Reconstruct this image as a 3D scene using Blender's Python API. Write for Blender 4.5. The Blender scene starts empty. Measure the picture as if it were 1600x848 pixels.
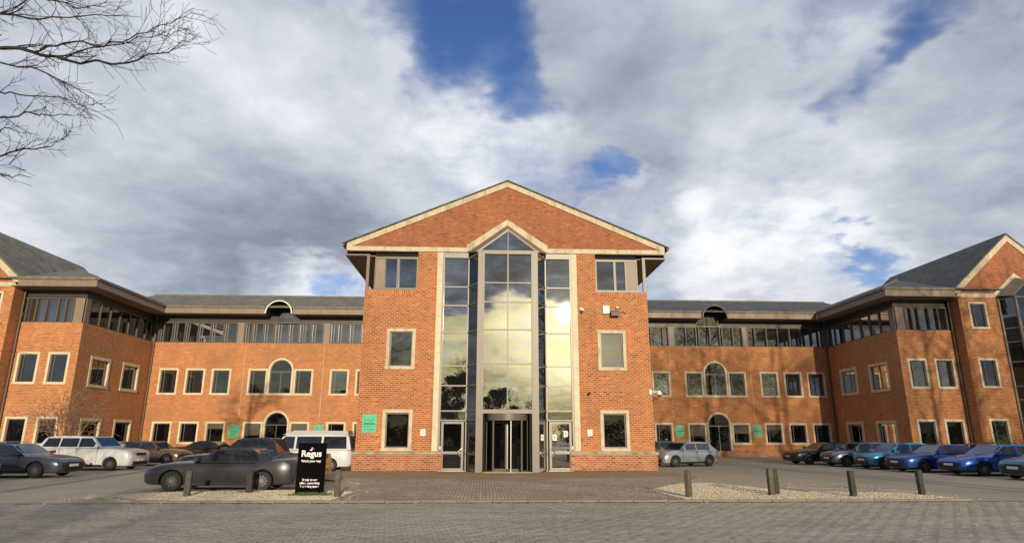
import bpy, bmesh, math, random
from mathutils import Vector, Matrix
random.seed(7)
R = math.radians
SC = bpy.context.scene
COL = SC.collection

# ---------------------------------------------------------------- camera
F_PX, PITCH, YAW, ROLL = 980.2, 0.2541, 0.0438, 0.0019
CAM = Vector((-1.097, -30.5, 1.68))
Fv = Vector((math.sin(YAW) * math.cos(PITCH), math.cos(YAW) * math.cos(PITCH), math.sin(PITCH)))
Rv = Vector((math.cos(YAW), -math.sin(YAW), 0)); Uv = Rv.cross(Fv)
Rr = Rv * math.cos(ROLL) + Uv * math.sin(ROLL); Ur = -Rv * math.sin(ROLL) + Uv * math.cos(ROLL)
cd = bpy.data.cameras.new("camera"); cam = bpy.data.objects.new("camera", cd); COL.objects.link(cam)
cd.sensor_width = 36; cd.lens = F_PX / 1600 * 36; cd.clip_end = 3000; cd.clip_start = 0.1
m = Matrix((Rr, Ur, -Fv)).transposed().to_4x4(); m.translation = CAM; cam.matrix_world = m
SC.camera = cam
def ray(px, py): return (Fv + Rr * ((px - 800) / F_PX) - Ur * ((py - 424) / F_PX)).normalized()

# ---------------------------------------------------------------- sun, sky, exposure
SUN_DIR = Vector((0.128, -0.974, 0.187)).normalized()
sd = bpy.data.lights.new("sun", 'SUN'); sun = bpy.data.objects.new("sun", sd); COL.objects.link(sun)
sd.energy = 4.2; sd.angle = R(0.55); sd.color = (1.0, 0.83, 0.60)
sun.rotation_euler = SUN_DIR.to_track_quat('Z', 'Y').to_euler(); sun.location = (10, -60, 40)
SC.view_settings.view_transform = 'Standard'; SC.view_settings.look = 'None'
SC.view_settings.exposure = 0.0; SC.view_settings.gamma = 1.0
world = bpy.data.worlds.new("World"); SC.world = world; world.use_nodes = True

class NT:
    def __init__(s, tree): s.t = tree; s.n = tree.nodes; s.l = tree.links
    def new(s, typ, **kw):
        n = s.n.new(typ)
        for k, v in kw.items(): setattr(n, k, v)
        return n
    def put(s, sock, v):
        if v is None: return
        if hasattr(v, 'links'): s.l.new(v, sock)
        else:
            if sock.type == 'RGBA' and len(v) == 3: v = (*v, 1)
            sock.default_value = v
    def math(s, op, a, b=None, c=None, clamp=False):
        n = s.new('ShaderNodeMath', operation=op, use_clamp=clamp)
        s.put(n.inputs[0], a); s.put(n.inputs[1], b); s.put(n.inputs[2], c); return n.outputs[0]
    def vm(s, op, a, b=None, out=0):
        n = s.new('ShaderNodeVectorMath', operation=op)
        s.put(n.inputs[0], a)
        if b is not None: s.put(n.inputs[3 if op == 'SCALE' else 1], b)
        return n.outputs[out]
    def mix(s, f, a, b, mode='MIX'):
        n = s.new('ShaderNodeMix', data_type='RGBA', blend_type=mode); n.clamp_factor = True
        s.put(n.inputs[0], f); s.put(n.inputs[6], a); s.put(n.inputs[7], b); return n.outputs[2]
    def noise(s, vec, scale, detail=4, rough=.55, out=0, dist=0.):
        n = s.new('ShaderNodeTexNoise'); s.put(n.inputs['Vector'], vec); n.inputs['Scale'].default_value = scale
        n.inputs['Detail'].default_value = detail; n.inputs['Roughness'].default_value = rough
        n.inputs['Distortion'].default_value = dist; return n.outputs[out]
    def rng(s, v, a, b, c=0., d=1., smooth=False):
        n = s.new('ShaderNodeMapRange', interpolation_type='SMOOTHSTEP' if smooth else 'LINEAR')
        s.put(n.inputs[0], v); n.inputs[1].default_value = a; n.inputs[2].default_value = b
        n.inputs[3].default_value = c; n.inputs[4].default_value = d; return n.outputs[0]

def build_sky():
    g = NT(world.node_tree); g.n.clear()
    out = g.new('ShaderNodeOutputWorld'); bg = g.new('ShaderNodeBackground'); g.l.new(bg.outputs[0], out.inputs[0])
    sky = g.new('ShaderNodeTexSky', sky_type='NISHITA'); sky.sun_disc = False
    sky.sun_elevation = math.asin(SUN_DIR.z); sky.sun_rotation = math.atan2(SUN_DIR.x, SUN_DIR.y)
    sky.air_density = 1.0; sky.dust_density = 0.6; sky.ozone_density = 2.0
    d = g.new('ShaderNodeTexCoord').outputs['Generated']
    sep = g.new('ShaderNodeSeparateXYZ'); g.put(sep.inputs[0], d)
    zz = g.math('MAXIMUM', sep.outputs[2], 0.0)
    den = g.math('ADD', zz, 0.22)
    p = g.vm('SCALE', d, g.math('DIVIDE', 1.0, den))        # cloud deck seen in perspective
    pz = g.vm('MULTIPLY', p, (1, 1, 0.15))
    wv = g.noise(pz, 1.3, 5, .6, out=1)
    warp = g.vm('SCALE', g.vm('SUBTRACT', wv, (.5, .5, .5)), .42)
    dw = g.vm('NORMALIZE', g.vm('ADD', d, warp))
    wv2 = g.noise(pz, 5.0, 4, .6, out=1)
    dw = g.vm('NORMALIZE', g.vm('ADD', dw, g.vm('SCALE', g.vm('SUBTRACT', wv2, (.5, .5, .5)), .07)))
    def blobs(lst, base, vec=dw):
        acc = base
        for px, py, r_in, r_out, amp in lst:
            di = ray(px, py)
            c = g.vm('DOT_PRODUCT', vec, tuple(di), out=1)
            v = g.rng(c, math.cos(R(r_out)), math.cos(R(r_in)), 0, amp, smooth=True)
            acc = g.math('ADD', acc, v)
        return acc
    n1 = g.noise(pz, 1.05, 8, .58, dist=.3)
    n2 = g.noise(pz, 2.7, 7, .6, dist=.2)
    dens = g.math('ADD', g.math('MULTIPLY', n1, .8), g.math('MULTIPLY', n2, .35))
    dens = g.math('ADD', dens, -0.30)
    holes = [(735, 0, .8, 7.4, -.44), (800, 60, .6, 5.6, -.36), (842, 130, .8, 3.6, -.36), (640, 10, 1, 5.5, -.24), (690, 70, 1, 4.5, -.20), (760, 110, 1, 3.5, .10), (930, 290, .3, 2.4, -.40), (890, 312, .3, 2.6, -.22),
             (1350, 402, .6, 2.6, -.42), (1310, 408, .4, 2.6, -.24), (1470, 25, 1, 4.2, -.34), (1420, 80, .8, 3.2, -.32), (1370, 130, .6, 3.0, -.26), (1310, 175, .4, 2.6, -.20), (1275, 200, .3, 2.0, -.22),
             (1240, 62, .5, 2.6, -.16), (545, 425, .5, 2.8, -.28), (520, 455, .5, 2.6, -.12), (300, 230, 4, 22, .3), (1150, 330, 4, 17, .16), (1530, 330, 3, 14, .25), (1000, 150, 3, 10, .16), (1560, 120, 2, 7, .2), (540, 120, 2, 8, .15), (1100, 60, 2, 9, .12)]
    dens = blobs(holes, dens)
    fine = g.noise(g.vm('MULTIPLY', p, (1, 1, .2)), 7.5, 7, .62, dist=.4)
    dens = g.math('ADD', dens, g.rng(fine, .3, .7, -.13, .13))
    cov = g.math('ADD', g.math('MULTIPLY', g.rng(dens, -.42, .50, 0, 1, smooth=True), .6), g.math('MULTIPLY', g.rng(dens, -.06, .42, 0, 1, smooth=True), .4))
    # cloud tone: soft grey bellies, white sunlit tops
    t1 = g.noise(g.vm('ADD', pz, (3.1, 1.7, 0)), .95, 7, .55, dist=.25)
    tone = g.rng(t1, .34, .68, -.13, .16)
    tone = g.math('ADD', tone, g.rng(g.noise(g.vm('ADD', pz, (1.3, 4.7, 0)), 3.4, 6, .6), .35, .68, -.07, .09))
    tone = g.math('ADD', tone, g.rng(fine, .35, .68, -.035, .045))
    tones = [(775, 195, 2, 8, .24), (600, 190, 3, 11, .12), (380, 60, 3, 11, .10), (1180, 300, 2, 9, .18), (1240, 110, 2, 8, .06), (560, 440, 2, 6, .34), (480, 450, 2, 5, .2), (1300, 440, 2, 8, .26),
             (1100, 440, 2, 6, .22), (150, 340, 5, 19, -.04), (420, 310, 4, 14, -.03), (1250, 370, 2, 7, -.06), (1530, 330, 3, 9, -.05), (1450, 250, 2, 9, .08),
             (940, 320, 1, 3, .15), (250, 90, 3, 12, .10), (20, 390, 2, 5, .12), (470, 400, 2, 8, -.10), (1000, 60, 3, 10, -.07)]
    tone = blobs(tones, tone)
    # clouds brighten towards the low sun behind the camera
    sdot = g.vm('DOT_PRODUCT', d, tuple(SUN_DIR), out=1)
    glow = g.rng(sdot, .93, 1.0, 0, 1, smooth=True); glow2 = g.rng(sdot, .988, 1.0, 0, 1, smooth=True)
    sw = g.new('ShaderNodeSeparateXYZ'); g.put(sw.inputs[0], dw)
    back = g.rng(sw.outputs[1], -.15, -.6, 0, 1, smooth=True)
    high = g.math('MULTIPLY', g.rng(sw.outputs[2], .188, .222, 0, 1, smooth=True), g.rng(sw.outputs[2], .62, .85, 1, 0, smooth=True))
    lum = g.math('ADD', tone, .60)
    streak = g.noise(g.vm('MULTIPLY', d, (5, 5, 13.)), 1.5, 7, .62, dist=.7)
    lum = g.math('MULTIPLY', lum, g.rng(back, 0, 1, 1, .58))
    bs = g.math('MULTIPLY', back, g.rng(streak, .36, .64, -.45, .45))
    lum = g.math('MULTIPLY', lum, g.math('ADD', bs, 1.0))
    lum = g.math('MULTIPLY', lum, g.rng(g.math('MULTIPLY', high, back), 0, 1, 1, .30))     # darker bank of cloud above the low sun
    lum = g.math('ADD', lum, g.math('MULTIPLY', g.math('MULTIPLY', g.math('MULTIPLY', glow, .50), g.rng(streak, .34, .62, .35, 1.25)), g.rng(high, 0, 1, 1, .12)))
    lum = g.math('SMOOTH_MAX', lum, g.rng(back, 0, 1, .30, .08), .22)
    ccol = g.mix(g.rng(tone, -.2, .28, 0, 1), (.78, .885, 1.08), (1.00, 1.02, 1.06))
    warmc = g.mix(g.math('MULTIPLY', g.rng(sdot, .80, .985, 0, 1, smooth=True), g.rng(high, 0, 1, 1, .15)), ccol, (1.30, 1.14, .52))
    cl = g.vm('SCALE', warmc, lum)
    cl = g.vm('ADD', cl, g.vm('SCALE', (1.6, 1.35, .7), g.math('MULTIPLY', glow2, g.rng(high, 0, 1, 1, .05))))
    # horizon haze inside the cloud layer
    blue = g.vm('MULTIPLY', sky.outputs[0], (.74, .95, 1.45))
    S = 0.10
    k = g.mix(cov, g.vm('SCALE', blue, 1.0), g.vm('SCALE', cl, 1 / S))
    g.put(bg.inputs[0], k); bg.inputs[1].default_value = S
build_sky()

# ---------------------------------------------------------------- helpers
def tag(o, label=None, cat=None, group=None, kind=None):
    if label: o['label'] = label
    if cat: o['category'] = cat
    if group: o['group'] = group
    if kind: o['kind'] = kind
    return o
def empty(name, loc=(0, 0, 0), rz=0, parent=None):
    o = bpy.data.objects.new(name, None); COL.objects.link(o); o.location = loc; o.rotation_euler = (0, 0, rz)
    if parent: o.parent = parent
    return o
FRONT = lambda Y: (lambda u, d, z: (u, Y - d, z))            # wall facing the camera
def SIDE(X, s): return lambda u, d, z: (X - s * d, u, z)      # s=+1: wall facing -X ; s=-1: wall facing +X
ID = lambda x, y, z: (x, y, z)

class MB:
    def __init__(s): s.v = []; s.f = []; s.swap = []; s.sw = False
    def face(s, pts):
        i = len(s.v); s.v += [tuple(p) for p in pts]; s.f.append(tuple(range(i, i + len(pts)))); s.swap.append(s.sw); return s
    def box(s, F, u0, u1, d0, d1, z0, z1):
        i = len(s.v); s.v += [F(u, d, z) for z in (z0, z1) for d in (d0, d1) for u in (u0, u1)]
        for q in ((0, 1, 3, 2), (4, 6, 7, 5), (0, 4, 5, 1), (2, 3, 7, 6), (0, 2, 6, 4), (1, 5, 7, 3)):
            s.f.append(tuple(i + k for k in q)); s.swap.append(s.sw)
        return s
    def prism(s, P0, P1):                                     # two matching polygons -> closed solid
        n = len(P0); i = len(s.v); s.v += [tuple(p) for p in P0] + [tuple(p) for p in P1]
        s.f.append(tuple(i + k for k in range(n))[::-1]); s.f.append(tuple(i + n + k for k in range(n)))
        for k in range(n): s.f.append((i + k, i + (k + 1) % n, i + n + (k + 1) % n, i + n + k))
        s.swap += [s.sw] * (n + 2); return s
    def tube(s, pts, rad, n=5, cap=False):
        pts = [Vector(p) for p in pts]; rad = rad if hasattr(rad, '__len__') else [rad] * len(pts); rings = []
        for k, p in enumerate(pts):
            t = (pts[min(k + 1, len(pts) - 1)] - pts[max(k - 1, 0)]).normalized()
            a = t.orthogonal().normalized() if k == 0 else (a - t * a.dot(t)).normalized(); b = t.cross(a)
            i = len(s.v); rings.append(i)
            s.v += [tuple(p + (a * math.cos(6.2832 * j / n) + b * math.sin(6.2832 * j / n)) * rad[k]) for j in range(n)]
        for k in range(len(rings) - 1):
            for j in range(n): s.f.append((rings[k] + j, rings[k] + (j + 1) % n, rings[k + 1] + (j + 1) % n, rings[k + 1] + j)); s.swap.append(s.sw)
        if cap:
            s.f.append(tuple(rings[0] + j for j in range(n))[::-1]); s.f.append(tuple(rings[-1] + j for j in range(n))); s.swap += [s.sw] * 2
        return s
    def lathe(s, prof, c, ax=2, n=20):                        # prof: list of (radius, height) along axis ax
        rings = []
        for r, h in prof:
            i = len(s.v); rings.append(i)
            for j in range(n):
                a = 6.2832 * j / n; q = [r * math.cos(a), r * math.sin(a)]
                q = [q[0], q[1], h] if ax == 2 else ([q[0], h, q[1]] if ax == 1 else [h, q[0], q[1]])
                s.v.append((q[0] + c[0], q[1] + c[1], q[2] + c[2]))
        for k in range(len(rings) - 1):
            for j in range(n): s.f.append((rings[k] + j, rings[k] + (j + 1) % n, rings[k + 1] + (j + 1) % n, rings[k + 1] + j)); s.swap.append(s.sw)
        return s
    def mesh(s, name, mat, smooth=None, recalc=False):
        me = bpy.data.meshes.new(name); me.from_pydata(s.v, [], s.f); me.validate(); me.update()
        if recalc:
            bm = bmesh.new(); bm.from_mesh(me); bmesh.ops.recalc_face_normals(bm, faces=bm.faces); bm.to_mesh(me); bm.free()
        uv = me.uv_layers.new(name='UVMap').data
        for k, pl in enumerate(me.polygons):
            n = pl.normal; ax = (abs(n.x), abs(n.y), abs(n.z)); sw = s.swap[k] if k < len(s.swap) else False
            for li in pl.loop_indices:
                c = me.vertices[me.loops[li].vertex_index].co
                q = (c.x, c.y) if ax[2] > .8 else ((c.x, c.z) if ax[1] >= ax[0] else (c.y, c.z))
                uv[li].uv = (q[1], q[0]) if sw else q
        if mat: me.materials.append(mat)
        if smooth is not None:
            for pl in me.polygons: pl.use_smooth = True
            me.set_sharp_from_angle(angle=R(smooth))
        return me
    def build(s, name, mat, parent=None, loc=None, **kw):
        o = bpy.data.objects.new(name, s.mesh(name, mat, **kw)); COL.objects.link(o)
        if parent: o.parent = parent
        if loc: o.location = loc
        return o
def share(name, me, parent=None, loc=(0, 0, 0), rz=0, scale=None):
    o = bpy.data.objects.new(name, me); COL.objects.link(o); o.location = loc; o.rotation_euler = (0, 0, rz)
    if parent: o.parent = parent
    if scale: o.scale = scale
    return o
def copy_tree(o, parent=None):
    c = o.copy(); COL.objects.link(c)
    if parent: c.parent = parent
    for ch in list(o.children): copy_tree(ch, c)
    return c

# ---------------------------------------------------------------- materials
M = {}
def mat(name, col, rough=.6, metal=0., var=0., vscale=4., bump=0., bscale=40., coat=0., spec=.5, dirt=None):
    m = bpy.data.materials.new(name); m.use_nodes = True; g = NT(m.node_tree); b = g.n['Principled BSDF']
    b.inputs['Base Color'].default_value = (*col, 1); b.inputs['Roughness'].default_value = rough; b.inputs['Metallic'].default_value = metal
    b.inputs['Coat Weight'].default_value = coat; b.inputs['Coat Roughness'].default_value = .06; b.inputs['Specular IOR Level'].default_value = spec
    if var or bump or dirt:
        co = g.new('ShaderNodeTexCoord').outputs['Object']
        if var:
            f = g.rng(g.noise(co, vscale, 6, .62), .3, .7, 1 - var, 1 + var)
            c = g.vm('SCALE', col, f)
            if dirt:
                c = g.mix(g.rng(g.noise(g.vm('MULTIPLY', co, (1, 1, .35)), dirt[1], 7, .7), .5, .72, 0, dirt[2]), c, dirt[0])
            g.put(b.inputs['Base Color'], c)
        if bump:
            bn = g.new('ShaderNodeBump'); bn.inputs['Strength'].default_value = bump; bn.inputs['Distance'].default_value = .01
            g.put(bn.inputs['Height'], g.noise(co, bscale, 5, .6)); g.put(b.inputs['Normal'], bn.outputs[0])
    M[name] = m; return m

def brick_mat(name, c1, c2, mort, bw=.225, bh=.075, ms=.012, soot=.35, rough=.85, uv=True, rot=0., offset=.5, patch=(.30, .30, .27), patchamt=.0, jit=.35):
    m = bpy.data.materials.new(name); m.use_nodes = True; g = NT(m.node_tree); b = g.n['Principled BSDF']
    tc = g.new('ShaderNodeTexCoord'); co = tc.outputs['UV']
    if rot:
        mp = g.new('ShaderNodeMapping'); mp.inputs['Rotation'].default_value = (0, 0, rot); g.put(mp.inputs[0], co); co = mp.outputs[0]
    br = g.new('ShaderNodeTexBrick'); g.put(br.inputs['Vector'], co)
    br.offset = offset; br.inputs['Scale'].default_value = 1.0; br.inputs['Mortar Size'].default_value = ms
    br.inputs['Mortar Smooth'].default_value = .2; br.inputs['Brick Width'].default_value = bw; br.inputs['Row Height'].default_value = bh
    br.inputs['Color1'].default_value = (0, 0, 0, 1); br.inputs['Color2'].default_value = (1, 1, 1, 1); br.inputs['Mortar'].default_value = (.5, .5, .5, 1)
    f = br.outputs['Color']
    fac = g.rng(f, 0, 1, 0, 1)
    col = g.mix(fac, c1, c2)
    # odd dark and pale bricks
    col = g.mix(g.rng(fac, .0, .16, jit, 0), col, tuple(x * .42 for x in c1))
    col = g.mix(g.rng(fac, .86, 1., 0, jit), col, tuple(min(1, x * 1.45) for x in c2))
    co3 = tc.outputs['Object']
    v = g.rng(g.noise(co3, .45, 7, .68), .3, .7, .70, 1.26)
    v2 = g.math('MULTIPLY', g.rng(g.noise(co3, 5.5, 5, .7), .3, .72, .82, 1.18), g.rng(g.noise(g.vm('MULTIPLY', co3, (1, 1, .12)), 2.6, 5, .6), .35, .7, 1.06, .84))
    col = g.vm('SCALE', col, g.math('MULTIPLY', v, v2))
    col = g.mix(br.outputs['Fac'], col, mort)
    if soot: col = g.mix(g.rng(g.noise(g.vm('MULTIPLY', co3, (1, 1, .3)), .8, 7, .7), .52, .74, 0, soot), col, (.13, .075, .05))
    if patchamt: col = g.mix(g.rng(g.noise(co3, .6, 7, .7), .48, .68, 0, patchamt), col, patch)
    g.put(b.inputs['Base Color'], col); b.inputs['Roughness'].default_value = rough
    bn = g.new('ShaderNodeBump'); bn.inputs['Strength'].default_value = .5; bn.inputs['Distance'].default_value = .006
    h = g.math('SUBTRACT', g.math('MULTIPLY', g.noise(co3, 60, 3), .35), br.outputs['Fac'])
    g.put(bn.inputs['Height'], h); g.put(b.inputs['Normal'], bn.outputs[0])
    M[name] = m; return m

def glass_mat(name, tint, refl, base=(.012, .013, .013), rough=.012, wav=.0):
    m = bpy.data.materials.new(name); m.use_nodes = True; g = NT(m.node_tree); g.n.clear()
    out = g.new('ShaderNodeOutputMaterial'); mx = g.new('ShaderNodeMixShader'); gl = g.new('ShaderNodeBsdfGlossy'); df = g.new('ShaderNodeBsdfDiffuse')
    gl.inputs['Color'].default_value = (*tint, 1); gl.inputs['Roughness'].default_value = rough; df.inputs['Color'].default_value = (*base, 1)
    fr = g.new('ShaderNodeFresnel'); fr.inputs['IOR'].default_value = 1.5
    g.put(mx.inputs[0], g.math('ADD', g.math('MULTIPLY', fr.outputs[0], 1 - refl), refl, clamp=True))
    g.l.new(df.outputs[0], mx.inputs[1]); g.l.new(gl.outputs[0], mx.inputs[2]); g.l.new(mx.outputs[0], out.inputs[0])
    if wav:
        bn = g.new('ShaderNodeBump'); bn.inputs['Strength'].default_value = wav; bn.inputs['Distance'].default_value = .02
        ob = g.new('ShaderNodeTexCoord').outputs['Object']
        g.put(bn.inputs['Height'], g.noise(ob, .9, 2, .4)); g.put(gl.inputs['Normal'], bn.outputs[0])
    M[name] = m; return m

brick_mat('brick_front', (.34, .075, .026), (.47, .145, .042), (.50, .30, .15), bw=.25, bh=.095, ms=.018, soot=.40, jit=.6)
brick_mat('brick_wing', (.41, .118, .036), (.53, .20, .056), (.50, .29, .15), bw=.25, bh=.095, ms=.018, soot=.25, jit=.5)
brick_mat('brick_gable', (.31, .086, .036), (.39, .13, .052), (.33, .17, .09), bw=.25, bh=.095, soot=.35, jit=.5, ms=.015)
brick_mat('brick_plinth', (.30, .075, .04), (.42, .14, .065), (.45, .29, .18), bw=.25, bh=.095, ms=.018, soot=.5, jit=.8)
mat('stone', (.58, .51, .37), .85, var=.16, vscale=3, bump=.4, bscale=30, dirt=((.22, .19, .13), 2.2, .75))
mat('stone_clean', (.68, .60, .44), .8, var=.10, vscale=2.5, bump=.3, bscale=35, dirt=((.32, .27, .18), 2.5, .4))
mat('stone_dirty', (.42, .36, .26), .9, var=.22, vscale=3, bump=.5, bscale=25, dirt=((.12, .11, .08), 2.0, .85))
mat('brown_metal', (.13, .108, .085), .42, metal=0., var=.10, vscale=2, spec=.6)
mat('brown_panel', (.25, .19, .145), .5, var=.10, vscale=1.6, dirt=((.16, .13, .10), 1.5, .3))
mat('grey_metal', (.19, .175, .15), .4, var=.08, vscale=3, spec=.6)
mat('post_metal', (.105, .083, .064), .5, var=.1, vscale=2)
mat('door_metal', (.12, .11, .095), .45)
mat('dark_frame', (.045, .04, .036), .45)
mat('frame_brown', (.16, .13, .105), .45)
mat('soffit', (.20, .155, .12), .7, var=.1, vscale=1.5)
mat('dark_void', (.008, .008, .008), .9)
mat('lead', (.17, .15, .125), .7, var=.28, vscale=3.5, bump=.3, bscale=14, dirt=((.30, .28, .22), 3, .5))
mat('downpipe', (.12, .085, .065), .5)
mat('white_paint', (.80, .80, .78), .4)
mat('plastic_white', (.75, .75, .73), .35)
mat('black_plastic', (.02, .02, .02), .4)
mat('steel', (.62, .62, .60), .25, metal=1.)
mat('sign_black', (.003, .003, .0035), .75, spec=.04)
mat('text_white', (.85, .85, .85), .5)
mat('logo_red', (.55, .03, .07), .5)
mat('sign_green', (.06, .50, .30), .45)
mat('sign_text', (.02, .16, .11), .5)
mat('timber', (.105, .09, .072), .85, var=.35, vscale=9, bump=.6, bscale=25, dirt=((.09, .075, .055), 4, .6))
mat('timber_dark', (.05, .044, .036), .85, var=.3, vscale=9, bump=.6, bscale=25)
mat('paper', (.78, .78, .76), .7)
mat('bark', (.030, .024, .020), .9, var=.3, vscale=12)
mat('twig_sunny', (.30, .19, .13), .85, var=.2, vscale=9)
mat('line_paint', (.60, .59, .54), .8, var=.3, vscale=8)
glass_mat('glass_curtain', (.88, .88, .84), .46, wav=.04)
glass_mat('glass_ribbon', (.80, .80, .80), .30, wav=.10)
glass_mat('glass_window', (.85, .85, .83), .12, wav=.14)
glass_mat('glass_upper', (.85, .85, .84), .28, wav=.12)
glass_mat('glass_mid', (.8, .82, .85), .15, wav=.12)
glass_mat('glass_dark', (.8, .8, .8), .02, base=(.004, .004, .004))
glass_mat('glass_car', (.85, .9, .95), .16, base=(.015, .018, .02), rough=.02)

def leaf_mat(name, a, b):
    m = mat(name, a, .6); g = NT(m.node_tree); bs = g.n['Principled BSDF']
    ri = g.new('ShaderNodeNewGeometry').outputs['Random Per Island']
    c = g.mix(ri, a, b); g.put(bs.inputs['Base Color'], c); bs.inputs['Roughness'].default_value = .55
leaf_mat('leaf_dark', (.022, .04, .014), (.07, .10, .03))
leaf_mat('leaf_bright', (.06, .12, .02), (.14, .20, .04))
leaf_mat('grass_blade', (.05, .10, .02), (.16, .19, .05))

def slate_mat(name, a, b, amt):
    m = brick_mat(name, a, b, tuple(x * .35 for x in a), bw=.45, bh=.26, ms=.02, soot=.0, rough=.62, patch=(.21, .20, .11), patchamt=amt, jit=.5)
slate_mat('slate_mossy', (.13, .125, .095), (.22, .20, .145), .8)
slate_mat('slate', (.052, .053, .052), (.095, .095, .09), .15)

def ground_mat(name, base, alt, alt2, scale=.35, bump=.6):
    m = mat(name, base, .9); g = NT(m.node_tree); b = g.n['Principled BSDF']; co = g.new('ShaderNodeTexCoord').outputs['Object']
    c = g.mix(g.rng(g.noise(co, scale, 8, .65), .38, .66), base, alt)
    c = g.mix(g.rng(g.noise(g.vm('MULTIPLY', co, (.5, 1.6, 1)), scale * 1.7, 8, .7), .5, .7, 0, .7), c, alt2)
    c = g.vm('SCALE', c, g.rng(g.noise(co, 38, 3, .7), .25, .75, .72, 1.28))
    g.put(b.inputs['Base Color'], c)
    bn = g.new('ShaderNodeBump'); bn.inputs['Strength'].default_value = bump; bn.inputs['Distance'].default_value = .008
    g.put(bn.inputs['Height'], g.noise(co, 70, 4, .7)); g.put(b.inputs['Normal'], bn.outputs[0])
ground_mat('asphalt', (.37, .31, .22), (.44, .37, .26), (.27, .235, .18), .22)
ground_mat('earth', (.10, .12, .05), (.14, .13, .07), (.07, .09, .03), .2)
ground_mat('apron_moss', (.30, .20, .115), (.38, .26, .15), (.19, .17, .08), .5)
ground_mat('gravel_base', (.46, .39, .28), (.56, .48, .35), (.22, .20, .14), 1.5)
brick_mat('paver_apron', (.40, .32, .23), (.50, .41, .30), (.15, .12, .085), bw=.2, bh=.1, ms=.009, soot=.25, rot=R(90), patchamt=.25, patch=(.20, .19, .13))
brick_mat('paver_road', (.33, .31, .265), (.41, .385, .32), (.12, .11, .09), bw=.2, bh=.1, ms=.009, soot=.0, rot=R(98), patchamt=.3, patch=(.27, .235, .19))
def block_mat():
    m = mat('paver_block', (.27, .26, .235), .85); g = NT(m.node_tree); b = g.n['Principled BSDF']
    geo = g.new('ShaderNodeNewGeometry'); oi = g.new('ShaderNodeObjectInfo').outputs['Random']
    r = g.math('FRACT', g.math('ADD', geo.outputs['Random Per Island'], oi))
    c = g.mix(r, (.31, .275, .22), (.42, .38, .305))
    c = g.mix(g.rng(r, .8, 1., 0, .8), c, (.40, .31, .27))
    P = geo.outputs['Position']
    c = g.mix(g.rng(g.noise(P, .5, 7, .65), .45, .68, 0, .6), c, (.42, .37, .27))
    c = g.mix(g.rng(g.noise(P, 1.1, 6, .7), .55, .7, 0, .5), c, (.25, .26, .19))
    c = g.vm('SCALE', c, g.rng(g.noise(g.vm('MULTIPLY', P, (.35, 1.4, 1)), .9, 7, .7), .34, .7, 1.12, .72))
    c = g.mix(g.rng(g.noise(P, 3.2, 6, .75), .64, .74, 0, .55), c, (.13, .12, .10))
    c = g.vm('SCALE', c, g.rng(g.noise(P, 45, 4, .7), .25, .75, .75, 1.25))
    g.put(b.inputs['Base Color'], c)
    bn = g.new('ShaderNodeBump'); bn.inputs['Strength'].default_value = .5; bn.inputs['Distance'].default_value = .004
    g.put(bn.inputs['Height'], g.noise(P, 90, 4, .7)); g.put(b.inputs['Normal'], bn.outputs[0])
block_mat()
def peb_mat():
    m = mat('pebble', (.5, .45, .35), .8); g = NT(m.node_tree); b = g.n['Principled BSDF']
    c = g.mix(g.new('ShaderNodeNewGeometry').outputs['Random Per Island'], (.36, .30, .21), (.70, .62, .48)); g.put(b.inputs['Base Color'], c)
peb_mat()

# ---------------------------------------------------------------- GROUND
KY = -13.38                                            # kerb line
def sheet(name, pts, z, mt, thick=None):
    mb = MB()
    if thick: mb.prism([(x, y, z - thick) for x, y in pts], [(x, y, z) for x, y in pts])
    else: mb.face([(x, y, z) for x, y in pts])
    return tag(mb.build(name, M[mt]), kind='structure')
sheet('ground', [(-900, -900), (900, -900), (900, 900), (-900, 900)], -.06, 'earth')
sheet('car_park', [(-60, KY), (60, KY), (60, 24), (-60, 24)], -.004, 'asphalt')
BX0, BX1, BY0, BY1 = -14.0, 16.5, -20.6, KY - .12
# road sheet around the modelled blocks
for nm, pts in (('road', [(-60, -70), (60, -70), (60, BY0), (-60, BY0)]), ('road', [(-60, BY0), (BX0, BY0), (BX0, KY), (-60, KY)]),
                ('road', [(BX1, BY0), (60, BY0), (60, KY), (BX1, KY)])):
    sheet(nm, pts, -.003, 'paver_road')
paving = empty('paving', (0, 0, 0)); tag(paving, kind='structure')
bed = MB(); bed.face([(BX0, BY0, -.008), (BX1, BY0, -.008), (BX1, KY, -.008), (BX0, KY, -.008)]).build('joint_sand', mat('joint_sand', (.15, .135, .10), .95, var=.3, vscale=6), paving)
def block(mb, cx, cy, lx, ly, ang, zj, tilt):
    c, s = math.cos(ang), math.sin(ang); g_ = .0028; e = .0035
    P = lambda x, y, z: (cx + x * c - y * s, cy + x * s + y * c, z)
    a, b = lx / 2 - g_, ly / 2 - g_
    i = len(mb.v); mb.v += [P(sx * a, sy * b, -.03) for sx, sy in ((-1, -1), (1, -1), (1, 1), (-1, 1))]
    mb.v += [P(sx * a, sy * b, -.0035 + zj) for sx, sy in ((-1, -1), (1, -1), (1, 1), (-1, 1))]
    mb.v += [P(sx * (a - e), sy * (b - e), zj + tilt * sx) for sx, sy in ((-1, -1), (1, -1), (1, 1), (-1, 1))]
    for lv in (0, 4):
        for k in range(4): mb.f.append((i + lv + k, i + lv + (k + 1) % 4, i + lv + 4 + (k + 1) % 4, i + lv + 4 + k)); mb.swap.append(False)
    mb.f.append((i + 8, i + 9, i + 10, i + 11)); mb.swap.append(False)
ANG = R(8.4); w = .1; blocks = []
ca, sa = math.cos(ANG), math.sin(ANG)
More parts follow.
